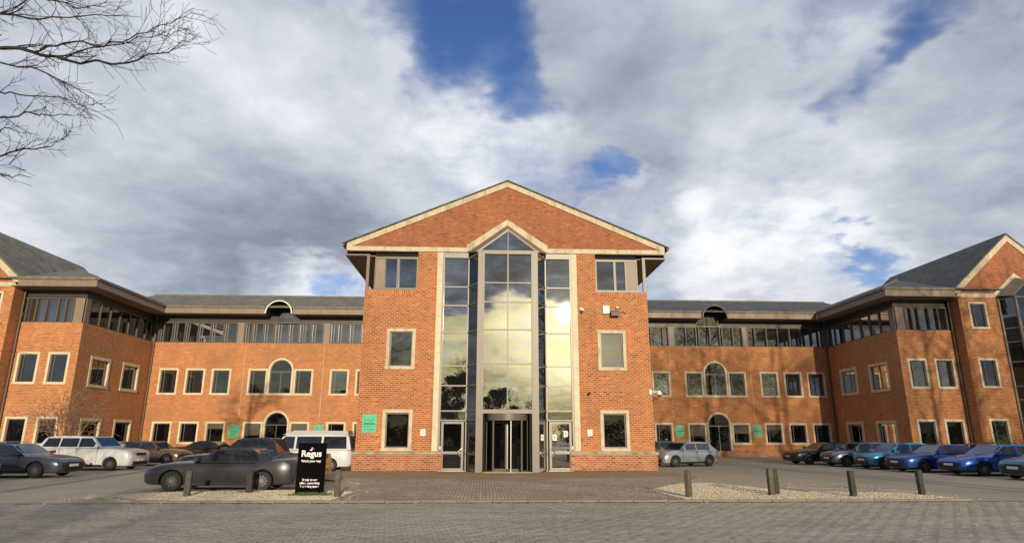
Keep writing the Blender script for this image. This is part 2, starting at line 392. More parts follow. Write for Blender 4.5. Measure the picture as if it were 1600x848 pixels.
for a in range(-210, 210):
    for b_ in range(-260, 20):
        r_ = (a - b_) % 4
        if r_ == 0: ax_, ay_, lx, ly = a + 1, b_ + .5, 2, 1
        elif r_ == 3: ax_, ay_, lx, ly = a + .5, b_ + 1, 1, 2
        else: continue
        x = (ax_ * ca - ay_ * sa) * w; y = (ax_ * sa + ay_ * ca) * w
        if BX0 + .1 < x < BX1 - .1 and BY0 + .08 < y < BY1 - .05: blocks.append((x, y, lx * w, ly * w))
nearkey = lambda t: (Vector((t[0], t[1])) - Vector((CAM.x, CAM.y))).length + (100 if t[1] < -19.75 or abs(t[0] - CAM.x - .8) > 8.4 else 0)
blocks.sort(key=nearkey)
pb = {}
for t in ('h', 'v'):
    mb = MB(); block(mb, 0, 0, .2 if t == 'h' else .1, .1 if t == 'h' else .2, ANG, 0, 0); pb[t] = mb.mesh('paving_block', M['paver_block'])
for x, y, lx, ly in blocks[:290]:
    share('paving_block', pb['h' if lx > ly else 'v'], paving, (x, y, random.uniform(-.002, .002)))
mb = MB()
for x, y, lx, ly in blocks[290:]: block(mb, x, y, lx, ly, ANG, random.uniform(-.002, .002), random.uniform(-.001, .001))
tag(mb.build('paving_blocks', M['paver_block'], paving), kind='stuff')
# entrance apron of block paving, and the mossy strip along the wall
AP = .036
sheet('entrance_paving', [(-5.0, KY + .02), (4.25, KY + .02), (4.05, -10.2), (5.4, -8.2), (7.6, -4.6), (7.6, -.2), (-7.6, -.2), (-7.6, -4.6), (-5.3, -7.5), (-4.9, -10.5)], AP, 'paver_apron', .08)
sheet('mossy_strip', [(-7.58, -4.5), (-6.5, -4.4), (-5.3, -5.3), (-4.6, -5.0), (-3.9, -4.7), (-2.9, -5.0), (-1.5, -5.7), (0, -6.1), (1.4, -5.8), (2.3, -5.0), (3.2, -4.9), (3.96, -4.1), (5.0, -3.9), (6.4, -4.1), (7.58, -4.4), (7.58, -.21), (-7.58, -.21)], AP + .004, 'apron_moss')
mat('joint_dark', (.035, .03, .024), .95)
def strip(pts, wd, z, name, label, cat, mt='line_paint'):
    mb = MB()
    for (x0, y0), (x1, y1) in zip(pts[:-1], pts[1:]):
        d = Vector((x1 - x0, y1 - y0)).normalized() * wd / 2
        mb.prism([(x0 - d.y, y0 + d.x, z - .003), (x0 + d.y, y0 - d.x, z - .003), (x1 + d.y, y1 - d.x, z - .003), (x1 - d.y, y1 + d.x, z - .003)],
                 [(x0 - d.y, y0 + d.x, z), (x0 + d.y, y0 - d.x, z), (x1 + d.y, y1 - d.x, z), (x1 - d.y, y1 + d.x, z)])
    return tag(mb.build(name, M[mt]), label, cat)
# kerb of single stones
kerb = empty('kerb', (0, KY, 0)); tag(kerb, kind='structure')
mk = bmesh.new(); bmesh.ops.create_cube(mk, size=1)
for v in mk.verts: v.co = Vector((v.co.x * .905, v.co.y * .125, v.co.z * .17))
bmesh.ops.bevel(mk, geom=mk.edges, offset=.012, segments=1, affect='EDGES')
km = bpy.data.meshes.new('kerbstone'); mk.to_mesh(km); mk.free()
mat('kerb_stone', (.25, .225, .175), .9, var=.25, vscale=3, bump=.5, bscale=30, dirt=((.15, .14, .10), 3, .6)); km.materials.append(M['kerb_stone'])
o = strip([(-9.3, KY - .09), (11.2, KY - .09)], .05, .003, 'gutter_dirt', None, None, 'joint_dark'); tag(o, kind='structure')  # dark strip painted as the shadow line at the kerb foot
x = -10.9; k = 0
for k in range(25):
    y = 0.0
    xx = x + k * .915 + .45
    if xx < -9.3: y = (-(xx + 9.3)) * .55
    if xx > 10.6: y = (xx - 10.6) * .15
    share('kerbstone', km, kerb, (xx, y, -.034 + random.uniform(-.004, .004)), rz=-.5 if xx < -9.8 else random.uniform(-.008, .008))
# gravel beds
def inside(x, y, P):
    c = False; j = len(P) - 1
    for i in range(len(P)):
        if (P[i][1] > y) != (P[j][1] > y) and x < (P[j][0] - P[i][0]) * (y - P[i][1]) / (P[j][1] - P[i][1]) + P[i][0]: c = not c
        j = i
    return c
bedL = [(-11.9, -12.0), (-10.4, -13.05), (-9.3, KY + .07), (-5.02, KY + .07), (-4.92, -10.6), (-6.4, -10.05), (-8.5, -10.2), (-10.6, -10.8)]
bedR = [(4.27, KY + .07), (4.08, -10.1), (5.45, -8.1), (6.6, -7.3), (7.0, -7.6), (7.9, -9.6), (8.6, -10.9), (9.8, -11.0), (11.3, -11.3), (12.0, -13.15), (10.7, KY + .07)]
rockv = [(1, 0, 0), (-1, 0, 0), (0, 1, 0), (0, -1, 0), (0, 0, 1), (0, 0, -.6)]
rockf = [(0, 2, 4), (2, 1, 4), (1, 3, 4), (3, 0, 4), (2, 0, 5), (1, 2, 5), (3, 1, 5), (0, 3, 5)]
def gravel(P, n, spill):
    sheet('gravel_bed', P, .030, 'gravel_base', .04)
    mb = MB(); x0, x1 = min(p[0] for p in P), max(p[0] for p in P); y0, y1 = min(p[1] for p in P), max(p[1] for p in P); k = 0
    while k < n:
        x, y = random.uniform(x0 - .5, x1 + .5), random.uniform(y0 - .45, y1 + .25); ins = inside(x, y, P)
        if not ins and (random.random() > spill): continue
        if not ins and (KY - .08 < y < KY + .08): continue
        if not ins and y < KY and random.random() < .5: continue
        z = .036 if ins else .006
        if not ins and -5 < x < 4.3 and y > KY: z = AP + .006
        s = random.uniform(.009, .024); a = random.uniform(0, 6.28); i = len(mb.v); q = [random.uniform(.6, 1.3) for _ in range(6)]
        for v, qq in zip(rockv, q):
            vx, vy = v[0] * qq, v[1] * qq
            mb.v.append((x + s * (vx * math.cos(a) - vy * math.sin(a)), y + s * (vx * math.sin(a) + vy * math.cos(a)), z + s * .8 * v[2] * qq))
        for f in rockf: mb.f.append(tuple(i + j for j in f)); mb.swap.append(False)
        k += 1
    return mb.build('gravel', M['pebble'])
tag(gravel(bedL, 15000, .022), 'pale gravel chippings spread in the bed under the black sign', 'gravel', kind='stuff')
tag(gravel(bedR, 15000, .015), 'pale gravel chippings in the bed right of the entrance paving', 'gravel', kind='stuff')
def tuft(name, label, pts, n, h=.14, sp=.3, cat='grass'):
    mb = MB()
    for _ in range(n):
        cx, cy, z = random.choice(pts); x = cx + random.gauss(0, sp * .5); y = cy + random.gauss(0, .07); a = random.uniform(0, 6.28); hh = h * random.uniform(.4, 1.1)
        dx, dy = math.cos(a), math.sin(a); l = random.uniform(.1, .7) * hh; ww = .006
        mb.face([(x - dy * ww, y + dx * ww, z), (x + dy * ww, y - dx * ww, z), (x + dx * l * .5, y + dy * l * .5, z + hh * .7), (x + dx * l, y + dy * l, z + hh)])
    return tag(mb.build(name, M['grass_blade']), label, cat, kind='stuff')
tuft('grass_tuft', 'rough green grass growing at the foot of the black sign', [(-6.2, -11.87, .02), (-5.9, -11.86, .02), (-5.6, -11.84, .02), (-5.9, -11.75, .02)], 900, .12, .35)
tuft('weeds', 'weeds and moss growing along the foot of the entrance walls', [(x / 10, -.25 if abs(x) > 35 else -.2, AP) for x in list(range(-70, -30, 2)) + list(range(30, 70, 2))], 900, .09, .4)
tuft('weeds', 'small weeds around the bollard left of the black sign', [(-7.95, -10.85, .05)], 160, .09, .3)
# paint marks
o = strip([(8.3, -7.6), (9.1, -9.2), (9.7, -10.7)], .09, .004, 'parking_line', None, None); tag(o, kind='structure')
o = strip([(9.0, -8.9), (10.6, -9.6), (12.4, -10.6)], .09, .0045, 'parking_line', None, None); tag(o, kind='structure')
strip([(.52, -14.95), (.62, -15.25), (.74, -15.42), (.92, -15.5)], .035, .012, 'plastic_strip', 'thin white curved strip lying on the road blocks', 'debris', 'white_paint')
o = strip([(4.12, -10.3), (4.32, -13.2)], .06, AP + .008, 'edging_line', None, None); tag(o, kind='structure')

# ================================================================= BUILDING
B = empty('office_building', (0, 0, 0))
tag(B, 'large red brick office building with glazed central entrance gable and two wings', 'building')
S0 = [0]
def wall(name, F, u0, u1, z0, z1, holes, mt, parent=B, arches=()):
    us = sorted({u0, u1, *[h[0] for h in holes], *[h[1] for h in holes]}); zs = sorted({z0, z1, *[h[2] for h in holes], *[h[3] for h in holes]})
    us = [u for u in us if u0 <= u <= u1]; zs = [z for z in zs if z0 <= z <= z1]; mb = MB()
    for i in range(len(us) - 1):
        for j in range(len(zs) - 1):
            cu, cz = (us[i] + us[i + 1]) / 2, (zs[j] + zs[j + 1]) / 2
            if any(h[0] < cu < h[1] and h[2] < cz < h[3] for h in holes): continue
            mb.face([F(us[i], 0, zs[j]), F(us[i + 1], 0, zs[j]), F(us[i + 1], 0, zs[j + 1]), F(us[i], 0, zs[j + 1])])
    for uc, r, zsp in arches:
        N = 16
        for k in range(N):
            a0, a1 = math.pi * k / N, math.pi * (k + 1) / N
            p0 = (uc + r * math.cos(a0), zsp + r * math.sin(a0)); p1 = (uc + r * math.cos(a1), zsp + r * math.sin(a1))
            mb.face([F(p0[0], 0, p0[1]), F(p0[0], 0, zsp + r), F(p1[0], 0, zsp + r), F(p1[0], 0, p1[1])])
    return mb.build(name, M[mt], parent)
def window(F, u0, u1, z0, z1, fw=.14, pane='glass_window', bar=None, surround='stone_clean', blind=None):
    mb = MB(); o, i = .03, -.2
    mb.box(F, u0, u0 + fw, i, o, z0 + fw, z1 - fw); mb.box(F, u1 - fw, u1, i, o, z0 + fw, z1 - fw)
    mb.box(F, u0 - .004, u1 + .004, i, o + .006, z1 - fw + .004, z1 + .004); mb.box(F, u0 - .01, u1 + .01, i, o + .03, z0, z0 + fw - .004)
    W = mb.build('window', M[surround], B, recalc=True)
    fr = MB(); a, b, c, d = u0 + fw, u1 - fw, z0 + fw, z1 - fw; t = .05
    fr.box(F, a, a + t, -.15, -.09, c, d); fr.box(F, b - t, b, -.15, -.09, c, d); fr.box(F, a + t, b - t, -.15, -.09, c, c + t); fr.box(F, a + t, b - t, -.15, -.09, d - t, d)
    if bar: ub = a + (b - a) * bar; fr.box(F, ub - .02, ub + .02, -.148, -.095, c + t, d - t)
    fr.build('frame', M['frame_brown'], W, recalc=True)
    j = [random.uniform(-.005, .005) for _ in range(3)]
    q = [(a + .01, c + .01, j[0]), (b - .01, c + .01, j[1]), (b - .01, d - .01, j[1] + j[2]), (a + .01, d - .01, j[0] + j[2])]
    MB().prism([F(u, -.140 + k, z) for u, z, k in q], [F(u, -.130 + k, z) for u, z, k in q]).build('pane', M[pane], W)
    if blind: MB().box(F, a + .06, b - .06, -.122, -.12, d - t - (d - c) * blind, d - t).build('blind', mat('blind_cloth', (.10, .10, .075), .8) if 'blind_cloth' not in M else M['blind_cloth'], W)
    return W
def arch_window(F, uc, z0, zsp, r=1.0, fw=.15, door=False, pane='glass_window'):
    mb = MB(); N = 18; o, i = .035, -.2
    for k in range(N):
        a0, a1 = math.pi * k / N, math.pi * (k + 1) / N
        P = lambda a, rr, d: F(uc + rr * math.cos(a), d, zsp + rr * math.sin(a))
        mb.prism([P(a0, r, i), P(a0, r - fw, i), P(a1, r - fw, i), P(a1, r, i)], [P(a0, r, o), P(a0, r - fw, o), P(a1, r - fw, o), P(a1, r, o)])
    for s in (-1, 1): mb.box(F, *sorted((uc + s * r, uc + s * (r - fw))), i, o, z0 + (0 if door else fw), zsp)
    if not door: mb.box(F, uc - r - .01, uc + r + .01, i, o + .03, z0, z0 + fw - .004)
    W = mb.build('arched_door' if door else 'arched_window', M['stone_clean'], B, recalc=True)
    ri = r - fw; fr = MB(); zb = z0 + (0 if door else fw)
    for k in range(N):
        a0, a1 = math.pi * k / N, math.pi * (k + 1) / N
        P = lambda a, rr, d: F(uc + rr * math.cos(a), d, zsp + rr * math.sin(a))
        fr.prism([P(a0, ri, -.15), P(a0, ri - .05, -.15), P(a1, ri - .05, -.15), P(a1, ri, -.15)], [P(a0, ri, -.09), P(a0, ri - .05, -.09), P(a1, ri - .05, -.09), P(a1, ri, -.09)])
    for s in (-1, 1): fr.box(F, *sorted((uc + s * ri, uc + s * (ri - .05))), -.15, -.09, zb, zsp)
    fr.box(F, uc - ri + .05, uc + ri - .05, -.15, -.088, zsp - .13, zsp - .06); fr.box(F, uc - .03, uc + .03, -.15, -.092, zb, zsp - .13)
    if not door: fr.box(F, uc - ri + .05, uc + ri - .05, -.15, -.09, zb, zb + .05)
    fr.build('frame', M['brown_metal'], W, recalc=True)
    pts = [(uc - ri, zb), (uc + ri, zb)] + [(uc + ri * math.cos(math.pi * k / N), zsp + ri * math.sin(math.pi * k / N)) for k in range(N + 1)]
    MB().prism([F(u, -.135, z) for u, z in pts], [F(u, -.125, z) for u, z in pts]).build('pane', M[pane], W)
    return W

# ---- central pavilion ---------------------------------------------------------
W = 7.03; F0 = FRONT(0.)
gh, mh, uh = (.93, 2.81), (4.70, 6.67), (8.62, 10.35)
holes = [(-5.83, -4.44, *gh), (-5.83, -4.44, *mh), (4.46, 5.85, *gh), (4.46, 5.85, *mh), (-3.25, 3.25, 0, 10.6), (-7.1, -4.46, 8.6, 10.6), (4.46, 7.1, 8.6, 10.6)]
wall('wall', F0, -W, -3.25, .5, 10.58, holes, 'brick_front'); wall('wall', F0, 3.25, W, .5, 10.58, holes, 'brick_front')
for s in (-1, 1):
    FS = SIDE(s * W, -s)
    wall('wall', (lambda s: lambda u, d, z: (s * (W + d), u, z))(s), 0, 32, 0, 8.6, [], 'brick_front')
    fl = MB().box(ID, *sorted((s * W, s * (W - .6))), .02, 32, 8.40, 8.598); fl.build('ledge', M['brick_plinth'], B)
    wall('wall', (lambda s: lambda u, d, z: (s * (6.6 + d), u, z))(s), .12, 32, 8.6, 10.57, [], 'brown_panel')
    # soldier course under the top windows
    mb = MB(); mb.sw = True; mb.box(F0, *sorted((s * 4.47, s * (W + .004))), -.25, .014, 8.36, 8.595); mb.build('soldier_course', M['brick_front'], B)
    MB().box(ID, *sorted((s * (W + .01), s * 4.47)), -.0, .3, 8.597, 8.625).build('sill', M['brown_metal'], B)
    # corner post with its eaves arm
    post = MB().box(ID, *sorted((s * 7.02, s * 6.87)), -.0, .15, 8.625, 10.34).build('corner_post', M['brown_metal'], B)
    MB().box(ID, *sorted((s * 8.04, s * 6.865)), .01, .14, 10.34, 10.42).build('arm', M['brown_metal'], post)
    # top storey window
    x0, x1 = 4.47, 6.62
    fr = MB(); Fs = lambda u, d, z, s=s: (s * u, .12 - d, z)
    for u in (4.47, 4.50): pass
    fr.box(Fs, x0, x1, -.08, .04, 10.2, 10.32); fr.box(Fs, x0, x1, -.08, .04, 8.63, 8.72)
    for u, ww in ((4.47, .07), (5.40, .12), (6.08 if s < 0 else 5.98, .06), (6.56, .06)): fr.box(Fs, u, u + ww, -.075, .035, 8.72, 10.2)
    wo = fr.build('window', M['brown_metal'], B, recalc=True)
    MB().box(Fs, 6.08 if s < 0 else 6.0, 6.58, -.05, .015, 8.72, 10.2).build('panel', M['brown_panel'], wo)
    MB().box(Fs, x0 + .05, 5.45, -.04, -.03, 8.70, 10.22).build('pane', M['glass_upper'], wo)
    MB().box(Fs, 5.46, 6.10, -.04, -.03, 8.70, 10.22).build('pane', M['glass_upper'], wo)
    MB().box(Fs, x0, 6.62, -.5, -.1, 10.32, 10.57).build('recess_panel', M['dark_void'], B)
for u0, u1 in ((-5.83, -4.44), (4.46, 5.85)):
    window(F0, u0, u1, *gh, fw=.15, pane='glass_dark', surround='stone'); window(F0, u0, u1, *mh, fw=.15, pane='glass_mid', surround='stone')
# plinth with weathered string course
for s in (-1, 1):
    fp = lambda u, d, z, s=s: (s * u, -d, z)
    MB().box(fp, 3.0, W + .09, -.5, .10, -.05, .80).build('plinth', M['brick_plinth'], B)
    MB().box(lambda u, d, z, s=s: (s * (W + d), u, z), -.09, 32, -.2, .09, -.05, .80).build('plinth', M['brick_plinth'], B)
    st = MB().prism([fp(3.02, -.2, .80), fp(3.02, .15, .80), fp(3.02, .15, .86), fp(3.02, .02, .93), fp(3.02, -.2, .93)],
                    [fp(W + .14, -.2, .80), fp(W + .14, .15, .80), fp(W + .14, .15, .86), fp(W + .02, .02, .93), fp(W + .02, -.2, .93)])
    st.build('string_course', M['stone_dirty'], B, recalc=True)
    # stone pilaster strips, block by block
    z = .935
    while z < 10.5:
        h = min(random.choice((.82, .95, 1.05)), 10.555 - z)
        if 10.555 - z - h < .3: h = 10.555 - z
        MB().box(fp, 3.24, 3.50, -.15, .03, z, z + h - .006).build('stone_block', M['stone_clean'], B); z += h
    # beam under the gable
    x = 1.99; ends = []
    while x < 8.0:
        l = min(1.22, 8.05 - x)
        if 8.05 - x - l < .4: l = 8.05 - x
        MB().box(fp, x, x + l - .006, -.25, .05, 10.58, 10.81).build('beam_stone', M['stone'], B); x += l
    # raking coping of the gable
    n = 7; Pa, Pb = Vector((8.05, 10.97)), Vector((0, 14.42)); dn = Vector((0, -.29))
    for k in range(n):
        a = Pa.lerp(Pb, k / n + (.0006 if k else 0)); b = Pa.lerp(Pb, (k + 1) / n - .0006)
        q = [a, b, b + dn, a + dn]
        if k == 0: q = [a, b, b + dn, Vector((7.86, 10.78)), Vector((8.05, 10.82))]
        MB().prism([fp(u, -.25, z) for u, z in q], [fp(u, .055, z) for u, z in q]).build('coping_stone', M['stone'], B, recalc=True)
    # V over the glazed bay
    for k in range(2):
        f0, f1 = k / 2, (k + 1) / 2 - .002
        q = [Vector((2.06, 10.93)).lerp(Vector((0, 12.34)), f) for f in (f0, f1)] + [Vector((1.97, 10.59)).lerp(Vector((0, 12.02)), f) for f in (f1, f0)]
        MB().prism([fp(u, -.2, z) for u, z in q], [fp(u, .07, z) for u, z in q]).build('coping_stone', M['stone'], B, recalc=True)
# gable brick face, closed solid, with the V cut out of it
gp = [(-7.9, 10.80), (-2.02, 10.80), (0, 12.2), (2.02, 10.80), (7.9, 10.80), (7.9, 10.86), (0, 14.2), (-7.9, 10.86)]
for s in (-1, 1):
    q = [(0, 12.15), (2.1, 10.78), (7.98, 10.78), (7.98, 10.86), (0, 14.24)]
    MB().prism([(s * x, .3, z) for x, z in q], [(s * x, -.0, z) for x, z in q]).build('gable_wall', M['brick_gable'], B, recalc=True)
    # roof slope and eaves of the pavilion
    q = [(0, 14.425), (8.28, 10.90), (8.28, 10.96), (0, 14.485)]
    MB().prism([(s * x, -.14, z) for x, z in q], [(s * x, 33, z) for x, z in q]).build('roof', M['slate'], B, recalc=True)
    MB().box(ID, *sorted((s * 6.6, s * 8.04)), .25, 33, 10.36, 10.42).build('soffit', M['soffit'], B)
    MB().box(ID, *sorted((s * 8.03, s * 8.10)), .06, 33, 10.34, 10.98).build('fascia', M['brown_metal'], B)
    MB().tube([(s * 8.22, -.10, 10.88), (s * 8.22, 33, 10.88)], .07, 8, cap=True).build('gutter', M['lead'], B)
# ---- glazed curtain wall -------------------------------------------------------
LV = [8.78, 7.84, 6.50, 4.88, 3.94, 2.76, 2.33]
cw = MB(); Fc = lambda s: (lambda u, d, z: (s * u, .05 - d, z))
for s in (-1, 1):
    f = Fc(s)
    cw.box(f, 3.13, 3.245, -.08, .05, .02, 10.57); cw.box(f, 1.86, 1.95, -.08, .05, .02, 10.5)
    for z in LV: cw.box(f, 1.95, 3.13, -.06, .04, z - .03, z + .03)
    cw.box(f, 1.95, 3.13, -.06, .045, 10.28, 10.55)
curt = cw.build('curtain_wall', M['grey_metal'], B, recalc=True)
for s in (-1, 1):
    zs = [10.28] + LV
    for a, b in zip(zs[:-1], zs[1:]):
        MB().box(Fc(s), 1.95, 3.13, -.02, -.01, b + .03, a - .03).build('pane', M['glass_curtain' if a > 2.8 else 'glass_window'], curt)
# canted sides and front of the bay
bay = MB(); BYF = -1.0
def cant(s):
    P0, P1 = Vector((1.91, .0)), Vector((1.44, -.93)); L = (P1 - P0).length; t = (P1 - P0) / L; n = Vector((-t.y, t.x))
    return (lambda u, d, z: (s * (P0.x + t.x * u + n.x * d), P0.y + t.y * u + n.y * d, z)), L
for s in (-1, 1):
    f, L = cant(s)
    for z in LV: bay.box(f, .02, L - .02, -.04, .03, z - .03, z + .03)
    bay.box(f, .02, L, -.04, .03, 10.2, 10.32); bay.box(f, .02, L, -.04, .03, .78, .84)
    bay.box(ID, *sorted((s * 1.13, s * 1.45)), BYF - .06, BYF + .16, .02, 10.32)          # column
    bay.box(ID, *sorted((s * 1.20, s * 1.24)), BYF - .075, BYF - .06, .02, 10.3)
for z in LV[:5]: bay.box(ID, -1.13, 1.13, BYF - .01, BYF + .07, z - .028, z + .028)
bay.box(ID, -.03, .03, BYF - .02, BYF + .07, 2.86, 10.22); bay.box(ID, -1.13, 1.13, BYF - .03, BYF + .08, 10.22, 10.36)
bay.box(ID, -1.13, 1.13, BYF - .05, BYF + .10, 2.62, 2.80)
bayo = bay.build('glazed_bay', M['brown_metal'], B, recalc=True)
for s in (-1, 1):
    f, L = cant(s); zs = [10.2] + LV + [.81, .05]
    for a, b in zip(zs[:-1], zs[1:]): MB().box(f, .03, L - .02, -.015, -.005, b + .03, a - .03).build('pane', M['glass_window'], bayo)
zs = [10.22] + LV[:6]
for a, b in zip(zs[:-1], zs[1:]):
    for u0, u1 in ((-1.13, -.03), (.03, 1.13)):
        MB().box(ID, u0, u1, BYF + .03, BYF + .04, b + .03, a - .03).build('pane', M['glass_curtain'], bayo)
# glazed gablet roof of the bay
g2 = MB()
A_, Bp, Cp = (0, -1.0, 11.44), (-1.33, -1.0, 10.35), (1.33, -1.0, 10.35)
def bar(mb, a, b, r=.035): mb.tube([a, b], r, 4, cap=True)
bar(g2, A_, (-1.45, -1.0, 10.35), .05); bar(g2, A_, (1.45, -1.0, 10.35), .05); bar(g2, (-1.5, -1.0, 10.37), (1.5, -1.0, 10.37), .05); bar(g2, (0, -1.02, 10.4), (0, -1.02, 11.4), .03)
for s in (-1, 1):
    g2.prism([(0, -1.03, 11.42), (s * 1.46, -1.03, 10.30), (s * 1.97, .0, 10.52), (0, .0, 11.96)], [(0, -1.03, 11.52), (s * 1.56, -1.03, 10.33), (s * 2.02, .0, 10.60), (0, .0, 12.03)])
    g2.box(ID, *sorted((s * 1.45, s * 1.97)), -.0, .05, 10.3, 10.56)
ro = g2.build('bay_roof', M['brown_metal'], B, recalc=True)
for s in (-1, 1): MB().prism([(s * .03, -.99, 10.42), (s * 1.28, -.99, 10.42), (s * .03, -.99, 11.36)], [(s * .03, -.98, 10.42), (s * 1.28, -.98, 10.42), (s * .03, -.98, 11.36)]).build('pane', M['glass_curtain'], ro, recalc=True)
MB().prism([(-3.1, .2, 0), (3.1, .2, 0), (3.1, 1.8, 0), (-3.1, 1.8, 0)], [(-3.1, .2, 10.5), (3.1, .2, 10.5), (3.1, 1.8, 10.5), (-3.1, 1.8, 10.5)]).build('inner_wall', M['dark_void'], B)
# entrance doors left and right
for s in (-1, 1):
    f = Fc(s); d = MB(); a, b = 2.02, 3.08
    d.box(f, a, a + .11, -.03, .055, .06, 2.27); d.box(f, b - .11, b, -.03, .055, .06, 2.27); d.box(f, a + .11, b - .11, -.03, .055, 2.17, 2.27)
    d.box(f, a + .11, b - .11, -.03, .055, .06, .17); d.box(f, a + .11, b - .11, -.03, .055, .80, .92)
    do = d.build('entrance_door', M['grey_metal'], B, recalc=True)
    MB().box(f, a + .11, b - .11, .0, .01, .17, .80).build('pane', M['glass_dark' if s < 0 else 'glass_window'], do)
    MB().box(f, a + .11, b - .11, .0, .01, .92, 2.17).build('pane', M['glass_dark' if s < 0 else 'glass_upper'], do)
    hx = 2.08; c = [(s * (hx + .02 + .16 * math.sin(math.pi * k / 8)) if 1 else 0, -.06, .68 + .36 * k / 8) for k in range(9)]
    MB().tube([(s * (hx + .02), .0, .68)] + c + [(s * (hx + .02), .0, 1.04)], .022, 6).build('handle', M['steel'], do, smooth=40)
    MB().box(f, 3.085, 3.125, .05, .08, 1.0, 1.16).build('push_plate', M['plastic_white'], do)
    MB().box(f, a - .05, b + .1, -.1, .16, -.02, .062).build('threshold', M['stone_clean'], B)
# revolving door
rd = MB(); rc = (0, -.42, 0)
N = 26; rad = .93
def arcring(mb, r0, r1, z0, z1, a0, a1, n=14):
    for k in range(n):
        t0, t1 = R(a0 + (a1 - a0) * k / n), R(a0 + (a1 - a0) * (k + 1) / n); q = [(r0, t0), (r1, t0), (r1, t1), (r0, t1)]
        mb.prism([(rc[0] + r * math.cos(t), rc[1] + r * math.sin(t), z0) for r, t in q], [(rc[0] + r * math.cos(t), rc[1] + r * math.sin(t), z1) for r, t in q])
arcring(rd, .0, rad + .04, 2.31, 2.60, 180, 360, 26)
for a in (182, 226, 314, 358):
    t = R(a); rd.tube([(rad * math.cos(t), rc[1] + rad * math.sin(t), .03), (rad * math.cos(t), rc[1] + rad * math.sin(t), 2.32)], .045, 6)
arcring(rd, rad - .05, rad + .03, .02, .12, 182, 226, 6); arcring(rd, rad - .05, rad + .03, .02, .12, 314, 358, 6)
rdo = rd.build('revolving_door', M['door_metal'], B, recalc=True)
for a0 in (184, 316):
    g3 = MB(); arcring(g3, rad - .01, rad + .005, .12, 2.31, a0, a0 + 40, 6); g3.build('pane', M['glass_dark'], rdo)
for a in (-12, 78, 168, 258 + 22):
    t = R(a - 0); cx, cy = math.cos(t), math.sin(t); fr = MB()
    Fl = lambda u, d, z, cx=cx, cy=cy: (rc[0] + cx * u - cy * d, rc[1] + cy * u + cx * d, z)
    fr.box(Fl, .02, .08, -.02, .02, .05, 2.28); fr.box(Fl, .80, .86, -.02, .02, .05, 2.28); fr.box(Fl, .08, .80, -.02, .02, 2.18, 2.28); fr.box(Fl, .08, .80, -.02, .02, .05, .17)
    lf = fr.build('door_leaf', M['steel' if a == 280 else 'door_metal'], rdo, recalc=True)
    MB().box(Fl, .08, .80, -.005, .005, .17, 2.18).build('pane', M['glass_dark'], lf)
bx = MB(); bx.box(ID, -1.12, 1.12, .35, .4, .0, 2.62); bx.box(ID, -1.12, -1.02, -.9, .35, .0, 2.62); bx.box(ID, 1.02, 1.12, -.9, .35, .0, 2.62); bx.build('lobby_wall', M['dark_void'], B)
MB().box(ID, -1.1, 1.1, -1.35, .35, -.02, .06).build('threshold', M['stone'], B)

